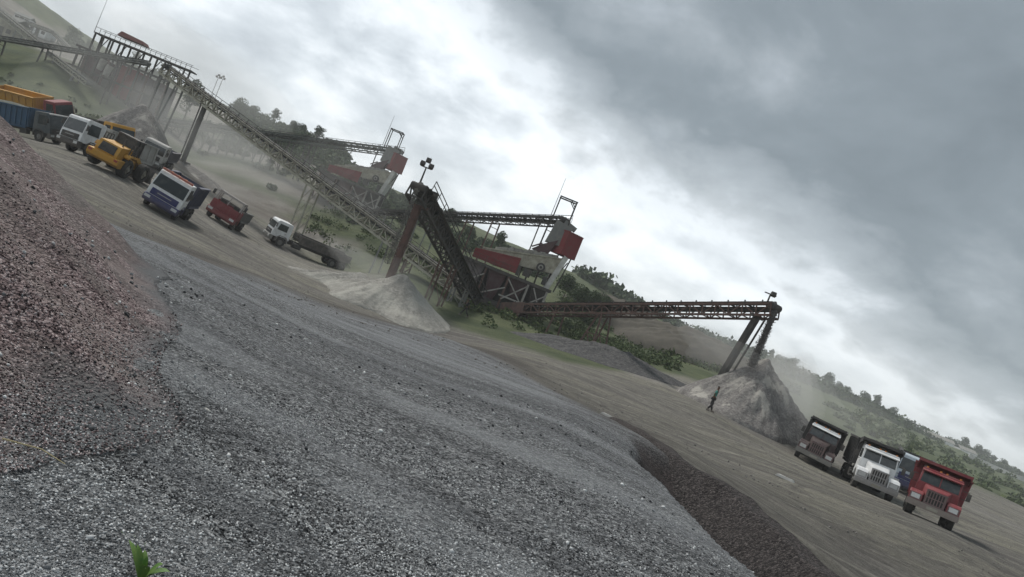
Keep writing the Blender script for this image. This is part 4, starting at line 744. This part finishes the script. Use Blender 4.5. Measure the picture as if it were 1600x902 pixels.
cabover_truck(241, 334, 52, 14, 'white flat-fronted tipper truck with a deep blue bumper and orange roof beacons', WHITE, paint('blue_grey_bed', (.045, .052, .095), .4, .6, (.2, .19, .18)), bumper=BLUE, grille=BLUE, beacon=True, roofl=paint('red_visor', (.40, .12, .08), .4, .6), scale=.95, by=(2.6, 7.0), wheels=(4.9, 6.1))
cabover_truck(337, 347, 71, 10, 'small red truck with an open glassless cab, second from the blue bumpered truck', REDP, STEEL_GREY, bumper=REDP, grille=REDP, opened=True, h=2.55, bedz=(1.1, 1.9), by=(2.4, 6.4), wheels=(5.2,), scale=1.08, cat='truck')
cabover_truck(413, 374, 86, -56, 'white cab truck with a long low black flat bed, by pale conveyor legs', WHITE, paint('worn_dark_bed', (.07, .065, .06), .6, .8), bumper=paint('grey_bumper', (.20, .20, .19), .5, .6), grille=BLACKP, bedz=(1.3, 1.95), by=(3.2, 9.4), wheels=(7.6, 8.7), h=2.75, scale=1.04, bedname='flat_bed', cat='truck', ribs=10)
cabover_truck(100, 236, 62, -22, 'white flat-fronted truck with a black bumper and pale bed, left of the yellow loader', WHITE, paint('pale_bed', (.36, .36, .34), .5, .6), bumper=BLACKP, grille=BLACKP, bedz=(1.3, 2.75), by=(2.6, 7.4), wheels=(5.0, 6.3))
cabover_truck(226, 262, 84, 12, 'pale dust-covered truck behind the yellow loader', paint('dust_coated_white', (.45, .44, .42), .6, .8, (.3, .28, .25)), paint('dusty_bed', (.12, .12, .14), .5, .7), bumper=STEEL_GREY, bedz=(1.3, 2.3), by=(2.6, 6.2), wheels=(5.2,))
cabover_truck(92, 226, 80, 80, 'dark teal truck with a long ribbed blue tipper bed at the left edge', paint('dark_teal_cab', (.035, .055, .065), .4, .5), paint('tipper_blue', (.020, .075, .15), .35, .6, (.06, .09, .09)), bedz=(1.2, 2.95), by=(2.7, 12.5), wheels=(8.5, 9.9, 11.3), ribs=16, load=paint('greenish_load', (.09, .105, .085), .5, .9), scale=1.05)
cabover_truck(104, 204, 93, 76, 'truck with a red cab and a long yellow bed behind the blue tipper', REDP, paint('bed_yellow', (.50, .25, .02), .35, .6), bedz=(1.6, 3.1), by=(3.4, 11), wheels=(8., 9.3), h=3.25, scale=1.05)
cabover_truck(186, 251, 76, 57, 'truck with a yellow cab roof and a black bed, showing above the white truck', paint('cab_yellow', (.55, .27, .02), .3, .5), DKBED, bedz=(1.5, 3.2), by=(2.6, 7.5), h=3.45)
# wheel loader, seen from its rear
def loader(px, py, D, rz):
    t = place('wheel_loader', px, py, D, rz, 'yellow wheel loader seen from its grilled rear, with a dark cab', 'wheel loader', None, .9); Y = paint('loader_yellow', (.52, .26, .02), .35, .5, (.2, .16, .10))
    m = MB(); m.prism([(.15, 1.15), (.05, 1.6), (.25, 2.35), (2.3, 2.5), (2.3, 1.15)], -.95, .95, lambda z: 1-.06*max(0, z-1.3)); h = m.build('engine_cover', Y, t, .08)
    m = MB(); m.hexa([(-.66, .02, 1.5), (.66, .02, 1.5), (.66, .12, 1.5), (-.66, .12, 1.5), (-.6, .16, 2.22), (.6, .16, 2.22), (.6, .3, 2.22), (-.6, .3, 2.22)]); g = m.build('grille', BLACKP, h)
    m = MB(); [m.b2((-.62, .0+.03*i-.01, 1.56+i*.1), (.62, .03+.03*i, 1.59+i*.1)) for i in range(6)]; m.build('louvre', CHASSIS, g)
    m = MB(); m.prism([(-.1, .85), (-.15, 1.35), (1.0, 1.4), (1.0, .7), (.2, .65)], -1.3, 1.3); m.build('counterweight', Y, t, .08)
    for s in (-1, 1): m = MB(); m.b2((s*1.05-.14, -.17, 1.1), (s*1.05+.14, -.14, 1.28)); m.build('tail_light', paint('tail_lamp', (.3, .03, .02), .3, .3), t)
    for s in (-1, 1):
        m = MB(); m.prism([(.9, 1.75), (1.1, 2.0), (2.3, 2.0), (2.6, 1.75), (2.6, 1.65), (2.3, 1.88), (1.1, 1.88), (.95, 1.65)], s*1.45 if s > 0 else -1.45, s*.95 if s > 0 else -.95); m.build('fender', Y, t)
        wheel(t, s*1.18, 1.6, .84, .62, paint('loader_rim', (.28, .27, .22), .6, .6)); wheel(t, s*1.18, 4.9, .84, .62, paint('loader_rim', (.28, .27, .22), .6, .6))
    m = MB(); m.b2((-.75, 2.35, 1.2), (.75, 3.95, 2.0)); m.b2((-.5, 3.6, .8), (.5, 5.6, 1.6)); m.build('frame', Y, t, .05)
    m = MB(); [m.bar((x, y, 1.95), (x*.94, y, 3.25), .11) for x in (-.78, .78) for y in (2.4, 3.2, 3.95)]; m.b2((-.84, 2.3, 3.25), (.84, 4.1, 3.4)); c = m.build('cab', BLACKP, t, .02)
    m = MB(); m.b2((-.72, 2.45, 2.0), (.72, 3.9, 3.24)); m.build('window', paint('dark_cab_glass', (.02, .022, .022), .3, .3), c)
    m = MB(); [m.bar((s*1.15, y, 2.0), (s*1.15, y, 2.9), .06) for s in (-1, 1) for y in (1.2, 1.7, 2.2, 2.7)]; [m.bar((s*1.15, 1.2, z), (s*1.15, 2.7, z), .06) for s in (-1, 1) for z in (2.45, 2.9)]; m.build('handrail', BLACKP, t)
    m = MB(); [m.bar((s*.55, 4.2, 1.9), (s*.6, 6.6, .8), .24, .36) for s in (-1, 1)]; m.build('lift_arm', Y, t)
    m = MB(); m.prism([(6.4, .15), (7.7, .12), (7.7, .2), (6.9, .3), (6.6, .9), (6.9, 1.45), (6.8, 1.5), (6.35, .9)], -1.45, 1.45); m.build('bucket', STEEL_DARK, t)
    MB().tube((.5, 1.1, 2.4), (.5, 1.1, 3.1), .07, n=8).build('exhaust', BLACKP, t)
loader(149, 268, 56, 4)
# ------------------------------------------------------------------ people
def cloth(n, c): return paint(n, c, .15, .85, sc=6)
SKIN = cloth('skin', (.10, .055, .035))
def skinmesh(name, V_, E_, Rr, mat, parent=None, sub=1, loc=None):
    me = bpy.data.meshes.new(name); me.from_pydata(V_, E_, []); o = bpy.data.objects.new(name, me); COL.objects.link(o)
    md = o.modifiers.new('skin', 'SKIN'); md.use_smooth_shade = True
    for i, r_ in enumerate(Rr): sv = me.skin_vertices[0].data[i]; sv.radius = (r_, r_) if not isinstance(r_, tuple) else r_; sv.use_root = (i == 0)
    o.modifiers.new('sub', 'SUBSURF').levels = sub; o.modifiers['sub'].render_levels = sub
    me.materials.append(mat); o.parent = parent
    if loc: o.location = loc
    return o
def person(px, py, D, rz, label, shirt, trousers, pose):
    q = P(px, py, D); r = empty('person', (q.x, q.y, gz(q.x, q.y)+.02), R(rz), label, 'person')
    LK, LF, RK, RF = pose['legs']; LE, LH, RE, RH = pose['arms']; ln = pose.get('lean', 0)
    V_ = [(0, 0, .95), (0, -ln*.5, 1.2), (0, -ln, 1.42), (0, -ln*1.1, 1.50), (0, -ln*1.2, 1.62), (0, -ln*1.2, 1.74),
          (-.09, 0, .90), LK, LF, (LF[0], LF[1]-.16, LF[2]-.03), (.09, 0, .90), RK, RF, (RF[0], RF[1]-.16, RF[2]-.03),
          (-.19, -ln, 1.40), LE, LH, (.19, -ln, 1.40), RE, RH]
    E_ = [(0, 1), (1, 2), (2, 3), (3, 4), (4, 5), (0, 6), (6, 7), (7, 8), (8, 9), (0, 10), (10, 11), (11, 12), (12, 13), (2, 14), (14, 15), (15, 16), (2, 17), (17, 18), (18, 19)]
    Rr = [(.15, .10), (.14, .10), (.15, .10), .055, .095, .075, .09, .062, .042, .035, .09, .062, .042, .035, .06, .042, .034, .06, .042, .034]
    skinmesh('body', V_, E_, Rr, SKIN, r, 2)
    skinmesh('shirt', [(0, 0, .93), (0, -ln*.5, 1.2), (0, -ln, 1.42), (0, -ln*1.05, 1.47), (-.19, -ln, 1.40), tuple(np.array((-.19, -ln, 1.40))*.3+np.array(LE)*.7), (.19, -ln, 1.40), tuple(np.array((.19, -ln, 1.40))*.3+np.array(RE)*.7)],
             [(0, 1), (1, 2), (2, 3), (2, 4), (4, 5), (2, 6), (6, 7)], [(.175, .125), (.165, .12), (.17, .12), .07, .075, .06, .075, .06], shirt, r, 2)
    skinmesh('trousers', [(0, 0, .97), (-.09, 0, .88), LK, tuple(np.array(LF)+np.array((0, 0, .04))), (.09, 0, .88), RK, tuple(np.array(RF)+np.array((0, 0, .04)))], [(0, 1), (1, 2), (2, 3), (0, 4), (4, 5), (5, 6)], [(.165, .12), .105, .08, .065, .105, .08, .065], trousers, r, 2)
    skinmesh('hair', [(0, -ln*1.2+.015, 1.68), (0, -ln*1.2+.02, 1.765)], [(0, 1)], [.092, .07], cloth('dark_hair', (.012, .011, .01)), r, 2)
    for s in (-1, 1):
        m = MB(); F_ = LF if s < 0 else RF; m.prism([(F_[1]+.07, F_[2]-.09), (F_[1]-.2, F_[2]-.09), (F_[1]-.2, F_[2]-.04), (F_[1]-.05, F_[2]+.03), (F_[1]+.07, F_[2]+.03)], F_[0]-.05, F_[0]+.05); m.build('shoe', BLACKP, r, .01)
    return r
person(1107, 643, 50, 70, 'person in a dark green top walking beside the tall grey cone', cloth('green_shirt', (.05, .22, .18)), cloth('black_trousers', (.015, .015, .017)),
       dict(legs=((-.10, -.08, .50), (-.10, .12, .09), (.10, .02, .50), (.10, -.16, .09)), arms=((-.27, .04, 1.13), (-.24, -.14, .93), (.27, .02, 1.13), (.25, .12, .90)), lean=.05))
person(724, 494, 75, -60, 'person in dark clothes striding on the grass edge below the nearer screening station', cloth('black_shirt', (.02, .02, .022)), cloth('dark_trousers', (.02, .022, .02)),
       dict(legs=((-.10, -.20, .52), (-.10, -.38, .10), (.10, .10, .50), (.10, .42, .14)), arms=((-.30, -.16, 1.20), (-.30, -.42, 1.25), (.28, .10, 1.15), (.28, .20, .93)), lean=.12))
# ------------------------------------------------------------------ vegetation
def leafmat(name, ca, cb, cc):
    s = NT(name); rn = s.n('ShaderNodeNewGeometry', 'Random Per Island'); col = s.ramp(rn, [(0., ca), (.55, cb), (1., cc)])
    s.set(s.b.inputs['Base Color'], s.mix(s.math('MULTIPLY', s.noise(.12, 3), .6), col, s.mix(1., col, (.6, .62, .55), 'MULTIPLY'))); s.b.inputs['Roughness'].default_value = .8; s.b.inputs['Specular IOR Level'].default_value = .2
    MATS[name] = s.m; return s.m
LEAF = leafmat('foliage', (.030, .050, .022), (.060, .092, .040), (.10, .13, .06)); LEAF2 = leafmat('light_foliage', (.05, .08, .03), (.09, .125, .05), (.14, .17, .07)); BARK = paint('bark', (.07, .06, .05), .4, .95)
def leaf_quads(C, size):
    n = len(C); a = RNG.normal(size=(n, 3)); a /= np.linalg.norm(a, axis=1)[:, None]; b = np.cross(a, RNG.normal(size=(n, 3))); b /= np.linalg.norm(b, axis=1)[:, None]; c = np.cross(a, b)
    s = (size*RNG.uniform(.6, 1.4, n))[:, None]; v = np.stack([C-b*s, C+c*s*.6+a*s*.2, C+b*s, C-c*s*.6-a*s*.2], 1); return v.reshape(-1, 3), np.arange(n*4).reshape(-1, 4)
def crown_points(n, h, r, lobes=9, flat=.7, base=.35):
    L_ = [(RNG.normal(size=3)*np.array([r*.34, r*.34, h*.09])+np.array([0, 0, h*(base+(1-base)*RNG.uniform(.2, .8))]), r*RNG.uniform(.42, .62)) for _ in range(lobes)]
    k = RNG.integers(0, lobes, n); d = RNG.normal(size=(n, 3)); d /= np.linalg.norm(d, axis=1)[:, None]; d *= RNG.uniform(.45, 1.08, n)[:, None]**.6
    C = np.array([L_[i][0] for i in k])+d*np.array([L_[i][1] for i in k])[:, None]*np.array([1, 1, flat]); return C
def tree_proto(h, r, n, leaf, mat, base=.3, lobes=9):
    o = empty('tree', (0, 0, 0)); C = crown_points(n, h, r, lobes, .75, base); v, f = leaf_quads(C, leaf); c = npmesh('crown', v, f, mat); c.parent = o
    m = MB(); m.tube((0, 0, -.6), (.1, .05, h*.45), h*.028, h*.016, 8)
    for k in range(6): a = RNG.uniform(0, 6.28); m.tube((.07, .03, h*RNG.uniform(.25, .45)), (r*.6*math.cos(a), r*.6*math.sin(a), h*RNG.uniform(.6, .85)), h*.011, h*.004, 5)
    m.build('trunk', BARK, o); return o
protos = [tree_proto(6.5, 2.9, 2600, .22, LEAF, .25, 16), tree_proto(8.0, 2.7, 2600, .22, LEAF, .3, 18), tree_proto(5, 3.0, 2200, .22, LEAF2, .1, 14), tree_proto(9, 2.4, 2000, .22, LEAF, .4, 15), tree_proto(4.2, 2.6, 1800, .22, LEAF, .05, 12)]
used = set()
def tree(px, py, D, k, sc, label, group):
    q = P(px, py, D)
    if k in used: o = copy_tree(protos[k])
    else: o = protos[k]; used.add(k)
    o.location = (q.x, q.y, gz(q.x, q.y)-.15); o.rotation_euler = (0, 0, random.uniform(0, 6.28)); o.scale = (sc*random.uniform(.85, 1.2), sc*random.uniform(.85, 1.2), sc*random.uniform(.9, 1.15)); tag(o, label, 'tree', group); return o
gA = 'trees on the skyline of the near hill'; lA = 'bushy dark green tree on the skyline of the hill left of the screening stations'
for i, (px, py) in enumerate([(112, 60), (135, 85), (160, 100), (205, 108), (372, 172), (378, 176), (392, 184), (410, 192), (425, 196), (440, 204), (455, 206), (468, 212), (480, 218), (492, 224), (505, 228), (516, 234), (528, 242), (540, 250)]):
    tree(px, py, 236, i % 5, .62, lA, gA)
tree(302, 150, 150, 3, 1.0, 'thin tall tree behind the head of the longest conveyor', None); tree(374, 172, 190, 1, .9, 'tallest round dark tree on the near hilltop, right of the two floodlight masts', None)
lB = 'leafy green tree right of the nearer screening station, behind the right hand conveyor'; gB = 'trees behind the right hand conveyor'
for i, (px, py, D, k, sc) in enumerate([(905, 470, 112, 1, 1.0), (925, 482, 116, 0, 1.0), (940, 486, 120, 1, .95), (955, 495, 124, 2, .9), (890, 475, 106, 2, .9), (915, 490, 104, 4, 1.), (880, 465, 118, 0, 1.0), (970, 500, 128, 4, 1.0), (985, 505, 130, 2, .8), (1005, 515, 135, 4, .8), (870, 500, 92, 4, .55), (905, 512, 94, 2, .5), (888, 506, 90, 4, .5)]):
    tree(px, py, D, k, sc*.62, lB, gB)
lC = 'hazy green tree on the slope behind the nearer screening station'; gC = 'trees behind the screening station'
for i, (px, py, D) in enumerate([(700, 350, 200), (690, 345, 190), (760, 400, 140), (775, 395, 150), (800, 405, 150), (820, 400, 160), (725, 385, 150), (840, 410, 150), (860, 425, 140), (650, 345, 180)]): tree(px, py, D, i % 5, .55, lC, gC)
lD = 'small far tree standing above the wooded ridge at the right'; gD = 'trees on the far ridge at the right'
for i in range(34):
    px = 1130+i*13+random.uniform(-5, 5); py = np.interp(px, [1120, 1220, 1320, 1450, 1600], [538, 582, 630, 694, 750]); tree(px, py+2, np.interp(px, [1120, 1220, 1320, 1600], [540, 620, 660, 700]), random.choice([0, 1, 1, 3, 4]), random.uniform(1.2, 2.1), lD, gD)
# woods and scrub that read as one mass
def thicket(name, label, boxes, leaf, mat, cat='scrub'):
    C = []
    for (px0, py0, D0, px1, py1, D1, n, wid, r, per) in boxes:
        A_ = P(px0, py0, D0); B_ = P(px1, py1, D1)
        for _ in range(n):
            t = RNG.random(); x_ = A_.x+(B_.x-A_.x)*t; y_ = A_.y+(B_.y-A_.y)*t; y_ += RNG.normal()*wid; x_ = x_/(A_.y+(B_.y-A_.y)*t)*y_; rr_ = r*RNG.uniform(.6, 1.4); g = gz(x_, y_)
            d = RNG.normal(size=(per, 3)); d /= np.linalg.norm(d, axis=1)[:, None]; d[:, 2] = np.abs(d[:, 2])*.9
            C.append(np.array([x_, y_, g])+d*rr_*RNG.uniform(.5, 1.1, (per, 1)))
    v, f = leaf_quads(np.concatenate(C), leaf); return tag(npmesh(name, v, f, mat), label, cat, None, 'stuff')
thicket('hill_scrub', 'dark scrub covering the near hill below its skyline', [(430, 225, 200, 720, 350, 195, 150, 16, 1.9, 80), (560, 300, 150, 730, 385, 150, 70, 8, 1.4, 70), (380, 190, 215, 540, 250, 215, 150, 14, 2.6, 110), (420, 215, 190, 620, 320, 185, 110, 14, 2.3, 90), (110, 62, 240, 260, 118, 235, 90, 12, 2.5, 90), (540, 262, 215, 700, 345, 215, 100, 12, 1.8, 90), (600, 330, 165, 860, 420, 165, 120, 14, 1.3, 90), (300, 220, 160, 600, 350, 140, 120, 12, .9, 60)], .42, LEAF)
thicket('far_wood', 'dark green wood clothing the far ridge to the right', [(1040, 520, 470, 1600, 752, 690, 420, 28, 6.5, 90), (900, 440, 260, 1060, 530, 420, 150, 20, 4.5, 90), (1150, 575, 430, 1420, 690, 520, 110, 22, 5, 80)], 1.1, LEAF)
thicket('plain_scrub', 'mixed scrub on the green land beyond the right side of the yard', [(1280, 640, 210, 1600, 782, 190, 60, 30, 1.3, 70), (1330, 665, 330, 1600, 775, 300, 80, 50, 2.2, 70), (1050, 540, 150, 1250, 600, 230, 90, 20, 1.6, 70)], .5, LEAF2)
thicket('grass_edge_scrub', 'low weeds and bushes on the grass bank under the conveyors', [(760, 488, 84, 1060, 575, 100, 150, 5, .7, 60), (640, 430, 98, 780, 480, 92, 60, 6, .8, 50), (930, 505, 122, 1130, 555, 116, 90, 6, 1.0, 60), (480, 340, 118, 640, 400, 112, 70, 8, 1.0, 50), (0, 130, 112, 190, 195, 108, 60, 8, .7, 50)], .16, LEAF2)
# far huts and the long pale strip in the fields
def hut(px, py, D, w, d, h, rz, label, wall=WHITE, roofm=STEEL_GREY):
    q = P(px, py, D); r = empty('hut', (q.x, q.y, gz(q.x, q.y)-.3), R(rz), label, 'hut', 'far huts'); MB().b2((-w/2, -d/2, 0), (w/2, d/2, h)).build('wall', wall, r)
    m = MB(); m.prism([(-d/2-.3, h), (0, h+d*.28), (d/2+.3, h), (d/2+.3, h-.12), (0, h+d*.28-.14), (-d/2-.3, h-.12)], -w/2-.3, w/2+.3); m.build('roof', roofm, r)
    m = MB(); m.b2((-.5, -d/2-.05, 0), (.5, -d/2-.003, 2.1)); m.build('door', BLACKP, r)
    for x in (-w*.32, w*.32): m = MB(); m.b2((x-.5, -d/2-.05, 1.1), (x+.5, -d/2-.003, 2.0)); m.build('window', BLACKP, r)
hut(44, 16, 215, 4, 3, 2.4, 10, 'leftmost small white hut on the bare slope at the top left corner'); hut(72, 28, 215, 5, 3, 2.4, 5, 'middle white hut on the bare slope at the top left corner'); hut(84, 33, 218, 3, 3, 2.2, 0, 'rightmost white hut on the bare slope at the top left corner')
hut(12, 50, 160, 5, 4, 4, 0, 'pale building beneath the descending conveyor at the left edge', CREAM)
hut(1462, 690, 560, 22, 8, 4, -10, 'pale shed among trees on the far ridge, left one', WHITE, PALE); hut(1505, 712, 560, 14, 8, 4, 5, 'pale shed among trees on the far ridge, right one', WHITE, PALE)
a, b = P(1512, 716, 400), P(1640, 775, 380); n = 40; m = MB(); prev = None
for i in range(n+1):
    t = i/n; x_ = a.x+(b.x-a.x)*t; y_ = a.y+(b.y-a.y)*t+2*math.sin(t*9); z_ = gz(x_, y_)
    if prev: m.hexa([(prev[0], prev[1]-.3, prev[2]-1), (x_, y_-.3, z_-1), (x_, y_+.3, z_-1), (prev[0], prev[1]+.3, prev[2]-1), (prev[0], prev[1]-.3, prev[2]+2.6), (x_, y_-.3, z_+2.6), (x_, y_+.3, z_+2.6), (prev[0], prev[1]+.3, prev[2]+2.6)])
    prev = (x_, y_, z_)
tag(m.build('wall', paint('whitewashed_wall', (.55, .55, .53), .4, .8), None), 'long white wall crossing the green fields at the far right', 'wall')
# weed, straw and scraps on the near gravel
def leafblade(m, base, tip, w, sag, n=7):
    base, tip = Vector(base), Vector(tip); d = tip-base; s = Vector((0, 0, 1)).cross(d).normalized(); vs = []
    for i in range(n+1):
        t = i/n; c = base+d*t+Vector((0, 0, sag*math.sin(t*math.pi))); ww = w*math.sin(min(1, t*1.25+.12)*math.pi)**.7*.5 if t < 1 else .001
        vs += [c-s*ww+Vector((0, 0, ww*.35)), c, c+s*ww+Vector((0, 0, ww*.35))]
    fs = [(i*3+j, i*3+j+1, i*3+j+4, i*3+j+3) for i in range(n) for j in range(2)]; m.add(vs, fs)
q = P(225, 890, 3.02); gq = gz(q.x, q.y); wd = empty('weed', (q.x, q.y, gq), 0, 'small bright green weed on the gravel at the bottom edge', 'weed'); GR = paint('weed_leaf', (.075, .17, .03), .5, .6, (.20, .24, .06), sc=20)
for (b, t, w_, sg_) in (((0, 0, 0), (-.20, .10, .13), .035, .03), ((0, 0, 0), (-.12, .05, .16), .04, .02), ((0, 0, 0), (-.08, .12, .11), .035, .02), ((.01, 0, 0), (.09, .03, .10), .05, .03), ((0, 0, 0), (.03, -.08, .10), .045, .03), ((0, 0, 0), (.15, .05, .06), .05, .03), ((0, 0, 0), (-.02, .02, .14), .03, .01)):
    m = MB(); leafblade(m, [v_*.85 for v_ in b], [v_*.85 for v_ in t], w_*.9, sg_); m.build('leaf', GR, wd, smooth=True)
q = P(45, 724, 3.62); m = MB(); m.tube((-.16, 0, .02), (.02, .02, .035), .004, .003, 6); m.tube((.02, .02, .035), (.16, .0, .02), .003, .002, 6); o = m.build('straw', paint('dry_straw', (.42, .36, .20), .2, .8)); o.location = (q.x, q.y, gz(q.x, q.y)+max(0, float(bank_h(q.x, q.y)))+.01); tag(o, 'thin dry straw lying on the gravel at the left edge', 'straw')
for (px, py, D, s, lab) in ((290, 725, 5.6, .035, 'small white scrap on the near gravel'), (958, 632, 18, .2, 'long white scrap at the brown edge of the gravel'), (1232, 735, 30, .4, 'pale flat slab in the yard left of the maroon truck'), (38, 206, 14, .16, 'pale rock at the crest of the reddish bank')):
    q = P(px, py, D); z_ = gz(q.x, q.y)+max(0, float(bank_h(np.float64(q.x), np.float64(q.y)))); m = MB(); m.hexa([(-s, -s*.25, 0), (s*.9, -s*.35, 0), (s, s*.3, 0), (-s*.8, s*.25, 0), (-s*.8, -s*.2, s*.25), (s*.7, -s*.2, s*.3), (s*.8, s*.2, s*.22), (-s*.6, s*.2, s*.28)])
    o = m.build('scrap' if 'scrap' in lab else 'rock', paint('pale_scrap', (.50, .49, .46), .3, .8), None, s*.06); o.location = (q.x, q.y, z_); o.rotation_euler = (0, 0, -.5); tag(o, lab, 'scrap' if 'scrap' in lab else 'rock')

# ------------------------------------------------------------------ hazy air and quarry dust
def volume(name, dens, col=(.80, .83, .84), aniso=.0):
    m = bpy.data.materials.new(name); m.use_nodes = True; t = m.node_tree; t.nodes.clear(); o = t.nodes.new('ShaderNodeOutputMaterial'); v = t.nodes.new('ShaderNodeVolumePrincipled')
    v.inputs['Color'].default_value = (*col, 1); v.inputs['Density'].default_value = dens; v.inputs['Anisotropy'].default_value = aniso; t.links.new(v.outputs[0], o.inputs['Volume']); return m
zs = [v.co.z for v in ground.data.vertices]
hz = MB(); hz.b2((-2400, -2400, min(zs)-1), (2400, 2400, max(zs)+25)); tag(hz.build('haze', volume('hazy_air', .00045, (.92, .94, .95)), None), 'pale hazy air over the whole quarry', 'haze', None, 'stuff')
def dust(px, py, D, sx, sy, sz_, dens, label):
    q = P(px, py, D); bm = bmesh.new(); bmesh.ops.create_icosphere(bm, subdivisions=4, radius=1)
    for v in bm.verts:
        n_ = 1+.22*math.sin(v.co.x*3.1+px)*math.cos(v.co.y*2.7+py)+.16*math.sin(v.co.z*4.3+v.co.x*2+D)+.07*math.sin(v.co.x*8+v.co.z*7)
        v.co = Vector((v.co.x*sx, v.co.y*sy, v.co.z*sz_))*n_
    me = bpy.data.meshes.new('dust_cloud'); bm.to_mesh(me); bm.free(); me.materials.append(volume('dust_%.3f' % dens, dens, (.93, .92, .89))); o = bpy.data.objects.new('dust_cloud', me); COL.objects.link(o); o.location = q; tag(o, label, 'dust', None, 'stuff')
dust(230, 190, 112, 16, 13, 7, .012, 'pale dust drifting in front of the foot of the hillside plant')
dust(130, 70, 150, 34, 12, 16, .011, 'pale dust veiling the hillside plant and the bare slope at the upper left')
dust(300, 240, 100, 13, 8, 6, .014, 'pale dust around the foot of the thick conveyor column')
dust(400, 290, 118, 20, 10, 7, .008, 'thin dust drifting over the slope below the long trestle conveyor')
dust(575, 262, 118, 12, 5, 5.5, .011, 'pale dust veiling the farther screening station')
dust(330, 120, 165, 20, 12, 9, .007, 'thin dust over the hilltop beside the floodlight masts')
dust(1222, 625, 63, 2.6, 4, 4.5, .08, 'pale dust blowing off the right side of the tall grey cone')
dust(1150, 560, 64, 5, 4, 2.2, .035, 'pale dust at the top of the tall grey cone')
dust(1265, 640, 75, 7, 6, 4, .03, 'faint dust behind the dark maroon truck')
dust(600, 430, 64, 5, 4, 1.8, .03, 'pale dust over the sand pile')
